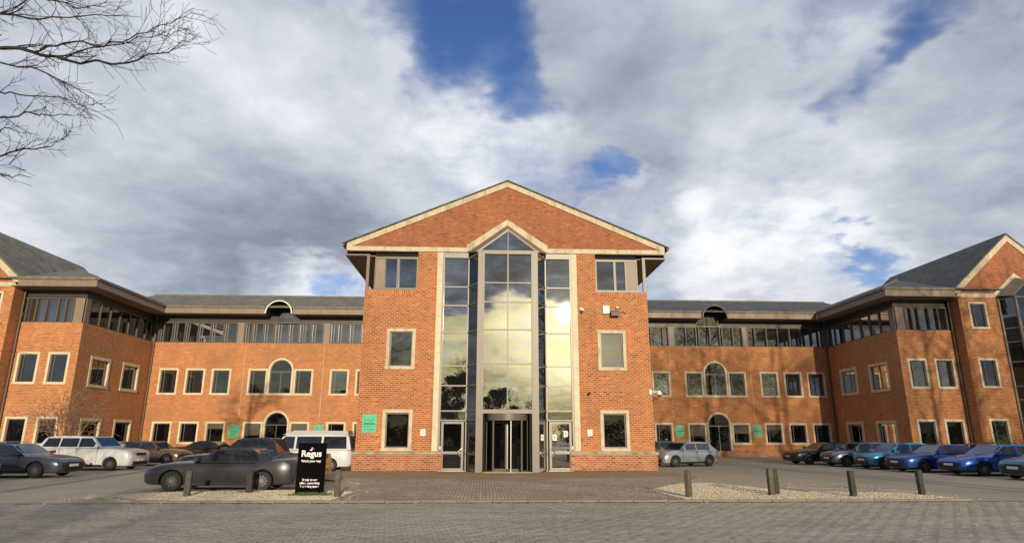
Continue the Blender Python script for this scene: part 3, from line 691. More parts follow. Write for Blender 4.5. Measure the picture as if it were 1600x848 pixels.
# ---- wings ---------------------------------------------------------------------
YB, XI, YF = 20.95, 27.67, 11.82
FB = FRONT(YB); BT = 8.80
zm, zg = (4.67, 6.74), (.93, 2.62)
PW = {-1: [(-26.87, .22), (-24.83, .22), (-22.77, .24), (-12.72, 0), (-10.7, 0), (-8.7, 0)], 1: [(13.42, 0), (11.4, 0), (9.4, 0), (22.46, 0), (24.45, .0), (26.43, .0)]}
CU = {-1: -17.35, 1: 17.95}
for s in (-1, 1):
    if s < 0: cen = [-26.12, -24.05, -22.02, -12.70, -10.66, -8.6]
    else: cen = [26.42, 24.45, 22.45, 13.42, 11.4, 9.4]
    hs = []; cu = CU[s]
    for c in cen: hs += [(c - .76, c + .76, *zm), (c - .76, c + .76, *zg)]
    for c in (cu - 1.80, cu + 1.80): hs += [(c - .76, c + .76, *zm), (c - .76, c + .76, *zg)]
    r = 1.0; sm, sg = 7.61 - r, 3.48 - r
    hs += [(cu - r, cu + r, zm[0], sm + r), (cu - r, cu + r, 0, sg + r)]
    lo, hi = sorted((s * 7.0, s * XI))
    wall('wall', FB, lo, hi, 0, BT - .22, hs, 'brick_wing', arches=[(cu, r, sm), (cu, r, sg)])
    mb = MB(); mb.sw = True; mb.box(FB, lo, hi, -.3, .014, BT - .225, BT); mb.build('soldier_course', M['brick_wing'], B)
    for k, c in enumerate(cen + [cu - 1.80, cu + 1.80]):
        window(FB, c - .76, c + .76, *zm, bar=.2 if s < 0 else .16, pane='glass_upper' if k == 3 or (k == 2 and s > 0) else 'glass_window')
        window(FB, c - .76, c + .76, *zg, bar=.2, pane='glass_dark', blind=(.0, .0, .25, .0, .35, .0, .6, .45)[k])
    arch_window(FB, cu, zm[0], sm, r); arch_window(FB, cu, 0, sg, r, door=True, pane='glass_dark')
    MB().box(FB, lo + .2, hi - .2, .0, .04, 0, .0 + .45).build('base_course', M['brick_plinth'], B)
    for u in ((-20.3, -14.05) if s < 0 else (14.25, 20.95)):
        for z0_, z1_ in ((2.9, BT - .23),): MB().box(FB, u - .014, u + .014, 0, .012, z0_, z1_).build('movement_joint', M['stone'], B)
    # side return wall, two windows per floor
    FS = SIDE(s * XI, s); ys = ((13.25, 15.60), (17.15, 19.5)); zM, zG = (4.72, 6.80), (.93, 2.70); hs = []
    for a, b in ys: hs += [(a, b, *zM), (a, b, *zG)]
    wall('wall', FS, YF, YB, 0, BT - .22, hs, 'brick_wing')
    mb = MB(); mb.sw = True; mb.box(FS, YF - .011, YB, -.3, .014, BT - .225, BT - .0); mb.build('soldier_course', M['brick_wing'], B)
    for a, b in ys: window(FS, a, b, *zM, fw=.2, bar=.5); window(FS, a, b, *zG, fw=.2, pane='glass_dark')
    # front wall of the wing
    FW = FRONT(YF); XO = 31.8; hs = []
    for a, b in ((28.14, 29.52), (30.06, 31.46)): hs += [(*sorted((s * a, s * b)), 4.77, 6.84), (*sorted((s * a, s * b)), .93, 2.73)]
    lo2, hi2 = sorted((s * XI, s * XO)); wall('wall', FW, lo2, hi2, 0, BT - .22, hs, 'brick_wing')
    mb = MB(); mb.sw = True; mb.box(FW, lo2, hi2, -.3, .014, BT - .225, BT); mb.build('soldier_course', M['brick_wing'], B)
    for h in hs: window(FW, h[0], h[1], h[2], h[3], bar=.2 if h[2] > 3 else None, pane=('glass_upper' if s > 0 else 'glass_window') if h[2] > 3 else 'glass_dark')
    # downpipe in the inner corner and at the gable block
    for (dx, dy) in ((s * (XI - .12), YB - .12), (s * (XO - .12), YF - .12)):
        dp = MB().tube([(dx, dy, 0), (dx, dy, 10.7), (dx, dy, 10.98)], .06, 8); dpo = dp.build('downpipe', M['downpipe'], B, smooth=50)
        for z in (1.5, 4, 6.5, 9): MB().box(ID, dx - .09, dx + .09, dy - .06, dy + .1, z, z + .06).build('bracket', M['downpipe'], dpo)
    # --- top storey ribbon glazing
    def ribbon(F, u0, u1, zb, posts, panels, zt=10.45, gl='glass_ribbon', depth=.12):
        mb = MB(); mb.box(F, u0, u1, -.12, .03, zb, zb + .07); mb.box(F, u0, u1, -.12, .03, zt - .06, zt + .02)
        for u in posts: mb.box(F, u - .045, u + .045, -.10, depth, zb + .07, zt - .06)
        o = mb.build('ribbon_window', M['post_metal'], B, recalc=True)
        for a, b in panels: MB().box(F, a, b, -.08, .05, zb + .004, zt + .02).build('panel', M['brown_panel'], o)
        pp = sorted([u0, u1] + list(posts))
        for a, b in zip(pp[:-1], pp[1:]):
            if b - a < .12 or any(p0 <= (a + b) / 2 <= p1 for p0, p1 in panels): continue
            MB().box(F, a + .03, b - .03, -.075, -.065, zb + .06, zt - .05).build('pane', M[gl], o)
            if s < 0 and abs(F(0, 0, 0)[1] - YB) < .6: MB().box(F, a + .24, a + .30, -.06, -.03, zb + .07, zt - .06).build('casement_bar', M['frame_brown'], o)
        return o
    Fr = FRONT(YB + .05)
    if s < 0:
        posts = [-27.3, -26.25, -25.28, -24.24, -23.23, -22.21, -21.16, -20.56, -19.95, -19.05, -18.2, -17.95, -17.05, -16.22, -16.0, -15.2, -14.25, -13.68, -13.1, -12.15, -11.2, -10.2, -9.2, -8.2]
        panels = [(-21.16, -20.56), (-14.25, -13.68)]
    else:
        posts = [27.4, 26.45, 25.5, 24.54, 23.52, 22.56, 21.56, 20.98, 20.5, 19.68, 18.8, 18.58, 17.73, 16.8, 16.58, 15.69, 14.79, 14.22, 13.75, 12.75, 11.8, 10.8, 9.8, 8.8]
        panels = [(14.22, 14.79), (20.5, 20.98)]
    ribbon(Fr, lo, hi, BT, posts, panels)
    Fsr = SIDE(s * (XI + .05), s)
    ribbon(Fsr, YF + .5, YB, BT, [12.4 + 1.21 * k for k in range(7)], [(YF, YF + .5)], gl='glass_window', depth=.02)
    MB().box(ID, *sorted((s * (XI - .03), s * (XI + .5))), YB - .03, YB + .5, BT - .2, 11.05).build('corner_panel', M['frame_brown'], B)
    Fwr = FRONT(YF + .05); q = [s * v for v in (28.45, 28.95, 29.45, 30.2, 30.85, 31.45)]
    ribbon(Fwr, lo2, hi2, BT, q, [tuple(sorted((s * 27.72, s * 28.45)))], gl='glass_ribbon' if s < 0 else 'glass_upper')
    # dark band, soffit, fascia, gutter
    MB().box(FRONT(YB + .1), lo, hi, -.3, .0, 10.47, 11.02).build('upper_panel', M['dark_frame'], B)
    MB().box(SIDE(s * (XI + .1), s), YF + .12, YB, -.3, .0, 10.47, 11.02).build('upper_panel', M['dark_frame'], B)
    MB().box(FRONT(YF + .1), lo2 + .12, hi2 - .12, -.3, .0, 10.5, 11.02).build('upper_panel', M['dark_frame'], B)
    XE, YE, YR = 26.5, 10.62, 19.75; dc = {-1: -17.56, 1: 17.83}[s]; rb = 1.05
    # soffit pieces (the barrel dormer interrupts the rear one)
    a, b = sorted((dc - rb, dc + rb)); l0, l1 = sorted((s * 7.0, s * (XE + 1.4)))
    for u0, u1 in ((l0, a), (b, l1)): MB().box(ID, u0, u1, YR + .05, YB + .3, 11.0, 11.05).build('soffit', M['soffit'], B)
    MB().box(ID, *sorted((s * (XE + .05), s * (XI + .3))), YE + .05, YR + .05, 10.995, 11.045).build('soffit', M['soffit'], B)
    MB().box(ID, *sorted((s * (XI + .3), s * 31.9)), YE + .05, YF + .3, 10.99, 11.04).build('soffit', M['soffit'], B)
    def run(F, u0, u1, skip=None):
        n = max(1, round((u1 - u0) / 1.05)); st = (u1 - u0) / n
        for k in range(n):
            a_, b_ = u0 + k * st + .006, u0 + (k + 1) * st - .006
            if skip:
                if a_ > skip[0] and b_ < skip[1]: continue
                if a_ < skip[0] < b_: b_ = skip[0]
                elif a_ < skip[1] < b_: a_ = skip[1]
            MB().box(F, a_, b_, -.06, .0, 10.99, 11.43).build('fascia_panel', M['brown_panel'], B)
            MB().box(F, a_, b_, -.10, .10, 11.435, 11.60).build('gutter', M['lead'], B)
    run(FRONT(YR), *sorted((s * 7.05, s * (XE - .0))), skip=(a - .02, b + .02))
    run(SIDE(s * XE, s), YE, YR)
    run(FRONT(YE), *sorted((s * XE, s * 31.5)))
    # barrel dormer over the arched bay
    mb = MB(); N = 20; zc = 11.0
    for k in range(N):
        t0, t1 = math.pi * k / N, math.pi * (k + 1) / N
        for (ra, rb_, y0, y1) in ((rb, rb - .07, YR - .13, YB + .35),):
            Q = lambda r_, t, y: (dc + r_ * math.cos(t), y, zc + r_ * math.sin(t))
            mb.prism([Q(ra, t0, y0), Q(rb_, t0, y0), Q(rb_, t1, y0), Q(ra, t1, y0)], [Q(ra, t0, y1 + 2.5), Q(rb_, t0, y1), Q(rb_, t1, y1), Q(ra, t1, y1 + 2.5)])
    dm = mb.build('barrel_dormer', M['dark_void'], B, recalc=True)
    mb = MB()
    for k in range(N):
        t0, t1 = math.pi * k / N, math.pi * (k + 1) / N
        Q = lambda r_, t, y: (dc + r_ * math.cos(t), y, zc + r_ * math.sin(t))
        mb.prism([Q(rb + .03, t0, YR - .2), Q(rb - .06, t0, YR - .2), Q(rb - .06, t1, YR - .2), Q(rb + .03, t1, YR - .2)], [Q(rb + .03, t0, YR - .1), Q(rb - .06, t0, YR - .1), Q(rb - .06, t1, YR - .1), Q(rb + .03, t1, YR - .1)])
    mb.build('rim', M['plastic_white' if s < 0 else 'lead'], dm, recalc=True)
    cg = CU[s] + (.25 if s < 0 else -.3); pts = [(cg + .9 * math.cos(math.pi * k / 14), 10.5 + .95 * math.sin(math.pi * k / 14)) for k in range(15)]
    MB().prism([(u, YB - .02, z) for u, z in pts], [(u, YB - .06, z) for u, z in pts]).build('lunette_pane', M['glass_ribbon'], dm, recalc=True)
    MB().box(FRONT(YB), cg - 1.0, cg + 1.0, .0, .14, 10.42, 10.5).build('transom', M['brown_metal'], dm)
    # roofs: rear slope, side slope, front hip slope, gable block roof
    mt = M['slate_mossy'] if s < 0 else M['slate']; X2, Z0, ZT, YT = 36.15, 11.61, 15.3, 23.
    def slope(pts, name='roof'):
        q = [(s * x, y, z) for x, y, z in pts]
        return MB().prism([(x, y, z - .12) for x, y, z in q], q).build(name, mt, B, recalc=True)
    zr = Z0 + .34 * 6.25; slope([(6.9, YR - .05, Z0), (XE + 4.3, YR - .05, Z0), (XE + 4.3, 26, zr), (6.9, 26, zr)])
    sl = (ZT - Z0) / (X2 - XE)
    slope([(XE - .05, YE, Z0), (X2, YT, ZT), (X2, 34, ZT), (XE - .05, 34, Z0)])
    slope([(XE - .04, YE - .05, Z0 - .004), (32.2, YE - .05, Z0 - .004), (X2 + 6, YE - .05 + .5, Z0 - .004), (X2, YT, ZT)])
    for a_, b_ in (((6.9, 26, zr), (XE + 4.3, 26, zr)), ((XE, YE, Z0), (X2, YT, ZT))):
        a_, b_ = Vector((s * a_[0], a_[1], a_[2])), Vector((s * b_[0], b_[1], b_[2])); n = int((b_ - a_).length / .9)
        for k in range(n): MB().tube([a_.lerp(b_, k / n), a_.lerp(b_, (k + .97) / n)], .10, 6, cap=True).build('ridge_tile', M['lead'], B)
    # --- gable block of the wing
    YG, XG = 10.85, 31.8; fg = lambda u, d, z, s=s: (s * u, YG - d, z)
    hs = [(32.42, 33.72, 8.78, 10.66), (32.42, 33.76, 4.77, 6.76), (32.42, 33.76, .93, 2.76)]
    wall('wall', fg, XG, 34.55, 0, 11.0, hs, 'brick_wing'); wall('wall', fg, 37.75, 40.5, 0, 11.0, [], 'brick_wing')
    for h in hs: window(fg, *h, fw=.13, pane='glass_window', bar=.3)
    wall('wall', SIDE(s * XG, s), YG, YF, 0, 11.0, [], 'brick_wing')
    x = 31.55
    while x < 34.5:
        l = min(1.0, 34.45 - x); MB().box(fg, x, x + l - .006, -.2, .06, 10.98, 11.27).build('beam_stone', M['stone'], B); x += l
        if 34.45 - x < .1: break
    MB().box(fg, 37.85, 40.75, -.2, .06, 10.98, 11.27).build('beam_stone', M['stone'], B)
    C = 36.15
    for t in (-1, 1):
        for k in range(4):
            a = Vector((4.62, 11.46)).lerp(Vector((0, 15.62)), k / 4 + .0008); b = Vector((4.62, 11.46)).lerp(Vector((0, 15.62)), (k + 1) / 4 - .0008); dn = Vector((0, -.5))
            q2 = [a, b, b + dn, a + dn]
            MB().prism([fg(C + t * u, -.2, z) for u, z in q2], [fg(C + t * u, .06, z) for u, z in q2]).build('coping_stone', M['stone'], B, recalc=True)
        q2 = [(0, 12.6), (1.7, 11.2), (4.6, 11.2), (4.6, 11.28), (0, 15.3)]
        MB().prism([fg(C + t * u, -.3, z) for u, z in q2], [fg(C + t * u, 0, z) for u, z in q2]).build('gable_wall', M['brick_gable'], B, recalc=True)
        q2 = [(1.75, 11.28), (0, 12.78), (0, 12.42), (1.66, 11.0)]
        MB().prism([fg(C + t * u, -.2, z) for u, z in q2], [fg(C + t * u, .08, z) for u, z in q2]).build('coping_stone', M['stone'], B, recalc=True)
        q2 = [(0, 15.60), (4.75, 11.36), (4.75, 11.46), (0, 15.74)]
        MB().prism([(s * (C + t * u), YG - .1, z) for u, z in q2], [(s * (C + t * u), 24, z) for u, z in q2]).build('roof', mt, B, recalc=True)
    # glazed bay of the gable block
    gb = MB(); yb = YG - 1.0
    for u in (34.62, 35.05, 36.15, 37.25, 37.68): 
        yy = YG - .05 if u in (34.62, 37.68) else yb; gb.box(ID, *sorted((s * (u - .07), s * (u + .07))), yy - .07, yy + .07, 0, 10.95)
    for z in (2.76, 4.0, 4.88, 6.5, 7.84, 8.78, 10.85):
        gb.box(ID, *sorted((s * 35.1, s * 37.2)), yb - .03, yb + .04, z - .04, z + .04)
        gb.prism([(s * 34.62, YG - .06, z - .04), (s * 35.05, yb, z - .04), (s * 35.05, yb + .06, z - .04), (s * 34.62, YG, z - .04)], [(s * 34.62, YG - .06, z + .04), (s * 35.05, yb, z + .04), (s * 35.05, yb + .06, z + .04), (s * 34.62, YG, z + .04)])
    for t in (-1, 1): gb.prism([(s * C, yb - .03, 11.95), (s * (C + t * 1.2), yb - .03, 10.9), (s * (C + t * 1.62), YG, 11.05), (s * C, YG, 12.4)], [(s * C, yb - .03, 12.02), (s * (C + t * 1.3), yb - .03, 10.92), (s * (C + t * 1.68), YG, 11.1), (s * C, YG, 12.5)])
    go = gb.build('glazed_bay', M['grey_metal'], B, recalc=True)
    MB().prism([(s * 34.62, YG, .02), (s * 35.05, yb + .02, .02), (s * 37.25, yb + .02, .02), (s * 37.68, YG, .02)], [(s * 34.62, YG, 10.9), (s * 35.05, yb + .02, 10.9), (s * 37.25, yb + .02, 10.9), (s * 37.68, YG, 10.9)]).build('pane', M['glass_window'], go, recalc=True)
    MB().prism([(s * 35.05, yb + .01, 10.9), (s * 37.25, yb + .01, 10.9), (s * C, yb + .01, 11.95)], [(s * 35.05, yb + .03, 10.9), (s * 37.25, yb + .03, 10.9), (s * C, yb + .03, 11.95)]).build('pane', M['glass_window'], go, recalc=True)
    MB().prism([(s * 40.5, YG, 0), (s * 40.5, 34, 0), (s * 31.9, 34, 0), (s * 31.9, 33.9, 0), (s * 40.4, 33.9, 0), (s * 40.4, YG, 0)], [(s * 40.5, YG, 11.3), (s * 40.5, 34, 11.3), (s * 31.9, 34, 11.3), (s * 31.9, 33.9, 11.3), (s * 40.4, 33.9, 11.3), (s * 40.4, YG, 11.3)]).build('wall', M['brick_wing'], B)
MB().box(ID, -31.9, 31.9, 33.8, 34, 0, 11.4).build('wall', M['brick_wing'], B)

# ---------------------------------------------------------------- signs and fittings on the walls
def text(parent, s, size, loc, mt, bold=.0, align='CENTER', rx=90, name='lettering', ext=.004):
    cu = bpy.data.curves.new('t', 'FONT'); cu.body = s; cu.size = size; cu.align_x = align; cu.extrude = ext; cu.offset = bold
    o = bpy.data.objects.new('t', cu); COL.objects.link(o); dg = bpy.context.evaluated_depsgraph_get(); dg.update()
    me = bpy.data.meshes.new_from_object(o.evaluated_get(dg)); bpy.data.objects.remove(o); me.name = name; me.materials.clear(); me.materials.append(M[mt])
    r = bpy.data.objects.new(name, me); COL.objects.link(r); r.location = loc; r.rotation_euler = (R(rx), 0, 0); r.parent = parent; return r
def green_sign(F, u0, u1, z0, z1, label):
    c = Vector(F((u0 + u1) / 2, 0, (z0 + z1) / 2)); w_, h_ = u1 - u0, z1 - z0
    G = lambda u, d, z: (u, -d, z)
    o = MB().box(G, -w_ / 2, w_ / 2, 0, .035, -h_ / 2, h_ / 2).build('wall_sign', M['sign_green'], loc=c)
    tag(o, label, 'sign', 'green signs on the brick walls')
    mb = MB(); mb.box(G, -w_ * .4, w_ * .4, .035, .039, -h_ * .06, h_ * .03); mb.build('text_bar', M['sign_text'], o)
    mb = MB()
    for z, a, b in ((.36, -.4, -.2), (.24, -.4, .38), (.17, -.4, .36), (.10, -.4, .2), (-.16, -.36, .36), (-.22, -.36, .2), (-.32, -.38, .38), (-.38, -.3, .3)):
        n = 7; 
        for k in range(n):
            if random.random() < .2: continue
            ua = a + (b - a) * k / n; mb.box(G, w_ * ua, w_ * (ua + (b - a) / n * .8), .035, .038, h_ * z, h_ * (z + .028))
    mb.build('small_text', M['sign_text'], o)
green_sign(F0, -6.76, -6.10, 1.76, 2.59, 'bright green wall sign on the pavilion brick beside its left ground floor window')
green_sign(FB, -20.94, -20.17, 1.43, 2.34, 'green wall sign left of the arched door of the left wing')
green_sign(FB, -14.42, -13.70, 1.45, 2.39, 'green wall sign above the white camper van roof')
green_sign(FB, 14.40, 15.06, 1.55, 2.42, 'green wall sign above the small silver hatchback')
green_sign(FB, 20.73, 21.37, 1.55, 2.44, 'green wall sign right of the arched door of the right wing')
for u0, u1, lab in ((-4.04, -3.81, 'small white plaque on brick left of the entrance glazing'), (3.83, 4.07, 'small white plaque on brick right of the entrance glazing')):
    o = MB().box(lambda u, d, z: (u, -d, z), -.12, .12, 0, .02, -.15, .15).build('plaque', M['paper'], loc=((u0 + u1) / 2, 0, 1.77)); tag(o, lab, 'plaque')
    mb = MB()
    for z in (.08, .03, -.02, -.07): mb.box(lambda u, d, z: (u, -d, z), -.09, .08, .02, .022, z, z + .012)
    mb.build('small_text', M['sign_text'], o)
o = MB().box(lambda u, d, z: (u, -d, z), -.05, .05, 0, .08, -.08, .08).build('intercom', M['black_plastic'], loc=(3.60, 0, 1.45)); tag(o, 'small black intercom box beside the right entrance door', 'intercom')
for x, z, wd, lab in ((2.27, 1.55, .2, 'white paper notice on the right glass door, lower left one'), (2.80, 1.72, .19, 'white paper notice on the right glass door, upper right one')):
    o = MB().box(lambda u, d, z: (u, -d, z), -wd / 2, wd / 2, 0, .004, -.14, .14).build('paper_notice', M['paper'], loc=(x, .035, z)); tag(o, lab, 'notice')
    MB().box(lambda u, d, z: (u, -d, z), -wd * .2, wd * .2, .004, .006, -.03, .05).build('print', M['sign_text'], o)
# alarm box and floodlight, cameras
o = MB().box(lambda u, d, z: (u, -d, z), -.15, .15, 0, .1, -.19, .19).build('alarm_box', M['plastic_white'], loc=(4.93, 0, 7.70)); tag(o, 'white alarm box high on the pavilion brick beside a floodlight', 'alarm box')
fl = empty('floodlight', (5.35, 0, 7.50)); tag(fl, 'black floodlight on a bracket beside the white alarm box', 'floodlight')
MB().prism([(-.22, -.10, -.05), (.22, -.10, -.05), (.22, -.34, -.15), (-.22, -.34, -.15)], [(-.22, -.10, .13), (.22, -.10, .13), (.22, -.36, .05), (-.22, -.36, .05)]).build('lamp_head', M['black_plastic'], fl, recalc=True)
MB().tube([(0, 0, 0), (0, -.12, .02)], .03, 6).build('bracket', M['black_plastic'], fl)
MB().lathe([(.0, .07), (.06, .05), (.075, 0), (.06, -.05), (0, -.07)], (.12, -.12, .30), n=12).build('sensor', M['plastic_white'], fl, smooth=60)
MB().tube([(.22, -.1, .0), (.42, -.05, .1), (.55, 0, -.02)], .015, 5).build('cable', M['black_plastic'], fl)
def dome_cam(loc, lab, out, sz=1.):
    c = empty('security_camera', loc); tag(c, lab, 'camera')
    MB().box(ID, -.05 * sz, .05 * sz, -.04, 0, -.09 * sz, .09 * sz).build('mount', M['plastic_white'], c)
    a = Vector(out); MB().tube([(0, -.02, 0), tuple(a * .6), tuple(a)], [.035 * sz, .04 * sz, .05 * sz], 8).build('arm', M['plastic_white'], c, smooth=50)
    MB().lathe([(0, .05 * sz), (.085 * sz, .03 * sz), (.10 * sz, -.05 * sz), (.10 * sz, -.12 * sz)], tuple(a), n=14).build('housing', M['plastic_white'], c, smooth=50)
    MB().lathe([(.095 * sz, -.12 * sz), (.08 * sz, -.19 * sz), (.04 * sz, -.23 * sz), (0, -.24 * sz)], tuple(a), n=14).build('dome', M['glass_car'], c, smooth=60)
dome_cam((6.95, -.02, 3.68), 'white dome security camera jutting from the right corner of the pavilion', (.36, -.22, .0), 1.15)
dome_cam((3.66, -.02, 7.72), 'small white camera beside the stone strip right of the glazing', (.06, -.2, -.03), .75)
o = MB().tube([(0, 0, 0), (0, -.14, -.02), (-.08, -.2, -.06)], [.03, .05, .06], 8, cap=True).build('security_camera', M['black_plastic'], loc=(3.98, 0, 3.62)); tag(o, 'small black camera on the brick below the right middle window', 'camera')
o = MB().box(lambda u, d, z: (u, -d, z), 4.0, 6.95, 0, .025, 3.73, 3.755).box(lambda u, d, z: (u, -d, z), 3.97, 3.99, 0, .02, 2.75, 3.6).build('cable_conduit', M['black_plastic']); tag(o, 'thin dark cable conduit running along the pavilion brick to the dome camera', 'cable')
for s_, c in ((-1, 'thin pale cable down the left wing brick right of centre'), ):
    pass

# ---------------------------------------------------------------- black monolith sign
sg = empty('monolith_sign', (-5.94, -11.72, .0), rz=R(3)); tag(sg, 'tall black free-standing sign with white lettering in the gravel bed', 'sign')
bm = bmesh.new(); bmesh.ops.create_cube(bm, size=1)
for v in bm.verts: v.co = Vector((v.co.x * .76, v.co.y * .16, v.co.z * 1.44 + .72))
bmesh.ops.bevel(bm, geom=bm.edges, offset=.008, segments=2, affect='EDGES'); me = bpy.data.meshes.new('panel'); bm.to_mesh(me); bm.free(); me.materials.append(M['sign_black'])
share('panel', me, sg)
ty = -.084
text(sg, 'Regus', .235, (-.005, ty, 1.075), 'text_white', .006, name='headline')
text(sg, 'Work your way', .083, (.0, ty, .925), 'text_white', .0025, name='lettering')
for k, l in enumerate(('Ready to use', 'office, coworking', '& meeting space')): text(sg, l, .078, (.0, ty, .425 - k * .088), 'text_white', .002, name='lettering')
mb = MB()
pts = [(-.065, 1.265), (-.05, 1.255), (-.03, 1.262), (-.012, 1.285), (-.002, 1.325), (.012, 1.325), (.012, 1.27), (-.005, 1.24), (-.035, 1.228), (-.058, 1.24)]
mb.prism([(u, ty + .003, z) for u, z in pts], [(u, ty - .003, z) for u, z in pts]); mb.build('logo_mark', M['text_white'], sg, recalc=True)
mb = MB(); pts = [(.045 + .018 * math.cos(k * .785), 1.285 + .018 * math.sin(k * .785)) for k in range(8)]
mb.prism([(u, ty + .003, z) for u, z in pts], [(u, ty - .003, z) for u, z in pts]); mb.build('logo_dot', M['logo_red'], sg, recalc=True)

# ---------------------------------------------------------------- bollards
def bollard(x, y, h, lean, rz, label, mt='timber', w_=.15):
    bm = bmesh.new(); bmesh.ops.create_cube(bm, size=1)
    for v in bm.verts:
        top = v.co.z > 0; v.co = Vector((v.co.x * w_, v.co.y * w_, (h if top else -.05)))
    e = [e for e in bm.edges]; bmesh.ops.bevel(bm, geom=e, offset=.018, segments=1, affect='EDGES')
    me = bpy.data.meshes.new('bollard'); bm.to_mesh(me); bm.free(); me.materials.append(M[mt])
    o = share('bollard', me, None, (x, y, 0), R(rz)); o.rotation_euler = (R(lean[1]), R(lean[0]), R(rz)); tag(o, label, 'bollard', 'timber bollards in the gravel beds')
bollard(-9.17, -12.01, .70, (1, 0), 6, 'square timber bollard in front of the front wheel side of the dark grey saloon')
bollard(-7.88, -10.95, .68, (0, 0), 3, 'dark timber bollard covering the rear wheel of the grey saloon', 'timber_dark', .17)
bollard(-5.06, -12.25, .74, (0, 0), 4, 'square timber bollard just right of the black sign')
bollard(4.57, -12.5, .74, (0, 0), 40, 'timber bollard in the lit left tip of the right gravel bed, near the entrance paving')
bollard(7.12, -12.0, .76, (-1, 0), 8, 'front timber bollard of the close pair in the right gravel bed')
bollard(7.42, -11.65, .72, (-2, 0), 8, 'darker timber bollard just behind the front one of the close pair', 'timber_dark')
bollard(9.25, -12.42, .72, (-1, 0), 10, 'timber bollard in front of the light blue hatchback, second from the right end', 'timber_dark')
bollard(11.55, -11.95, .72, (-2, 0), 12, 'timber bollard at the right end of the gravel bed', 'timber_dark')

# ---------------------------------------------------------------- cars
def paint(name, col, metal=.35):
    if name in M: return M[name]
    m = mat(name, col, .32, metal=metal, coat=1.0); return m
def wheel_mesh():
    t = MB(); t.lathe([(.19, -.10), (.30, -.105), (.325, -.08), (.333, 0), (.325, .08), (.30, .105), (.19, .10)], (0, 0, 0), ax=1, n=28)
    tyre = t.mesh('tyre', M['black_plastic'], smooth=40)
    r = MB(); r.lathe([(.215, -.085), (.215, -.07), (.20, -.05), (.19, .08)], (0, 0, 0), ax=1, n=28); r.lathe([(0, -.085), (.035, -.085), (.05, -.07), (.05, -.04)], (0, 0, 0), ax=1, n=14)
    for k in range(10):
        a = 6.2832 * k / 10; ca_, sa_ = math.cos(a), math.sin(a); f = lambda u, d, z: (u * ca_ - z * sa_, d, u * sa_ + z * ca_)
        r.box(f, .04, .205, -.082, -.06, -.011, .011)
    rim = r.mesh('rim', mat('alloy', (.55, .55, .56), .3, metal=.9), smooth=40)
    d = MB(); d.lathe([(0, -.03), (.19, -.03)], (0, 0, 0), ax=1, n=20); disc = d.mesh('brake_disc', M['dark_frame'])
    return tyre, rim, disc
TY, RM, DK = wheel_mesh()
STY = {
 'sedan':  dict(L=4.7, W=1.82, H=1.43, hood=(.76, .95), belt=.95, trunk=1.02, cowl=.80, at=.10, ct=-.95, rb=-1.75, win=[(-.30, .62), (-1.25, -.38)], wb=(-1.36, 1.42)),
 'hatch':  dict(L=4.1, W=1.76, H=1.47, hood=(.74, .96), belt=.95, trunk=.98, cowl=.90, at=.25, ct=-1.35, rb=-1.95, win=[(-.30, .70), (-1.35, -.38)], wb=(-1.24, 1.30)),
 'estate': dict(L=4.8, W=1.84, H=1.47, hood=(.72, .96), belt=.97, trunk=1.0, cowl=.85, at=.15, ct=-1.85, rb=-2.25, win=[(-.35, .65), (-1.25, -.43), (-1.95, -1.33)], wb=(-1.40, 1.42)),
 'suv':    dict(L=4.85, W=1.95, H=1.78, hood=(.98, 1.15), belt=1.18, trunk=1.18, cowl=.92, at=.30, ct=-2.0, rb=-2.33, win=[(-.25, .74), (-1.2, -.33), (-2.1, -1.28)], wb=(-1.45, 1.46)),
 'van':    dict(L=4.9, W=1.92, H=1.95, hood=(.98, 1.12), belt=1.16, trunk=1.16, cowl=1.55, at=.85, ct=-2.25, rb=-2.42, win=[(.35, 1.35), (-.95, .25), (-2.2, -1.05)], wb=(-1.45, 1.55)),
 'pickup': dict(L=5.3, W=1.90, H=1.80, hood=(1.02, 1.15), belt=1.18, trunk=1.16, cowl=1.05, at=.45, ct=-.72, rb=-.98, win=[(.05, .85), (-.78, -.05)], wb=(-1.62, 1.55)),
}
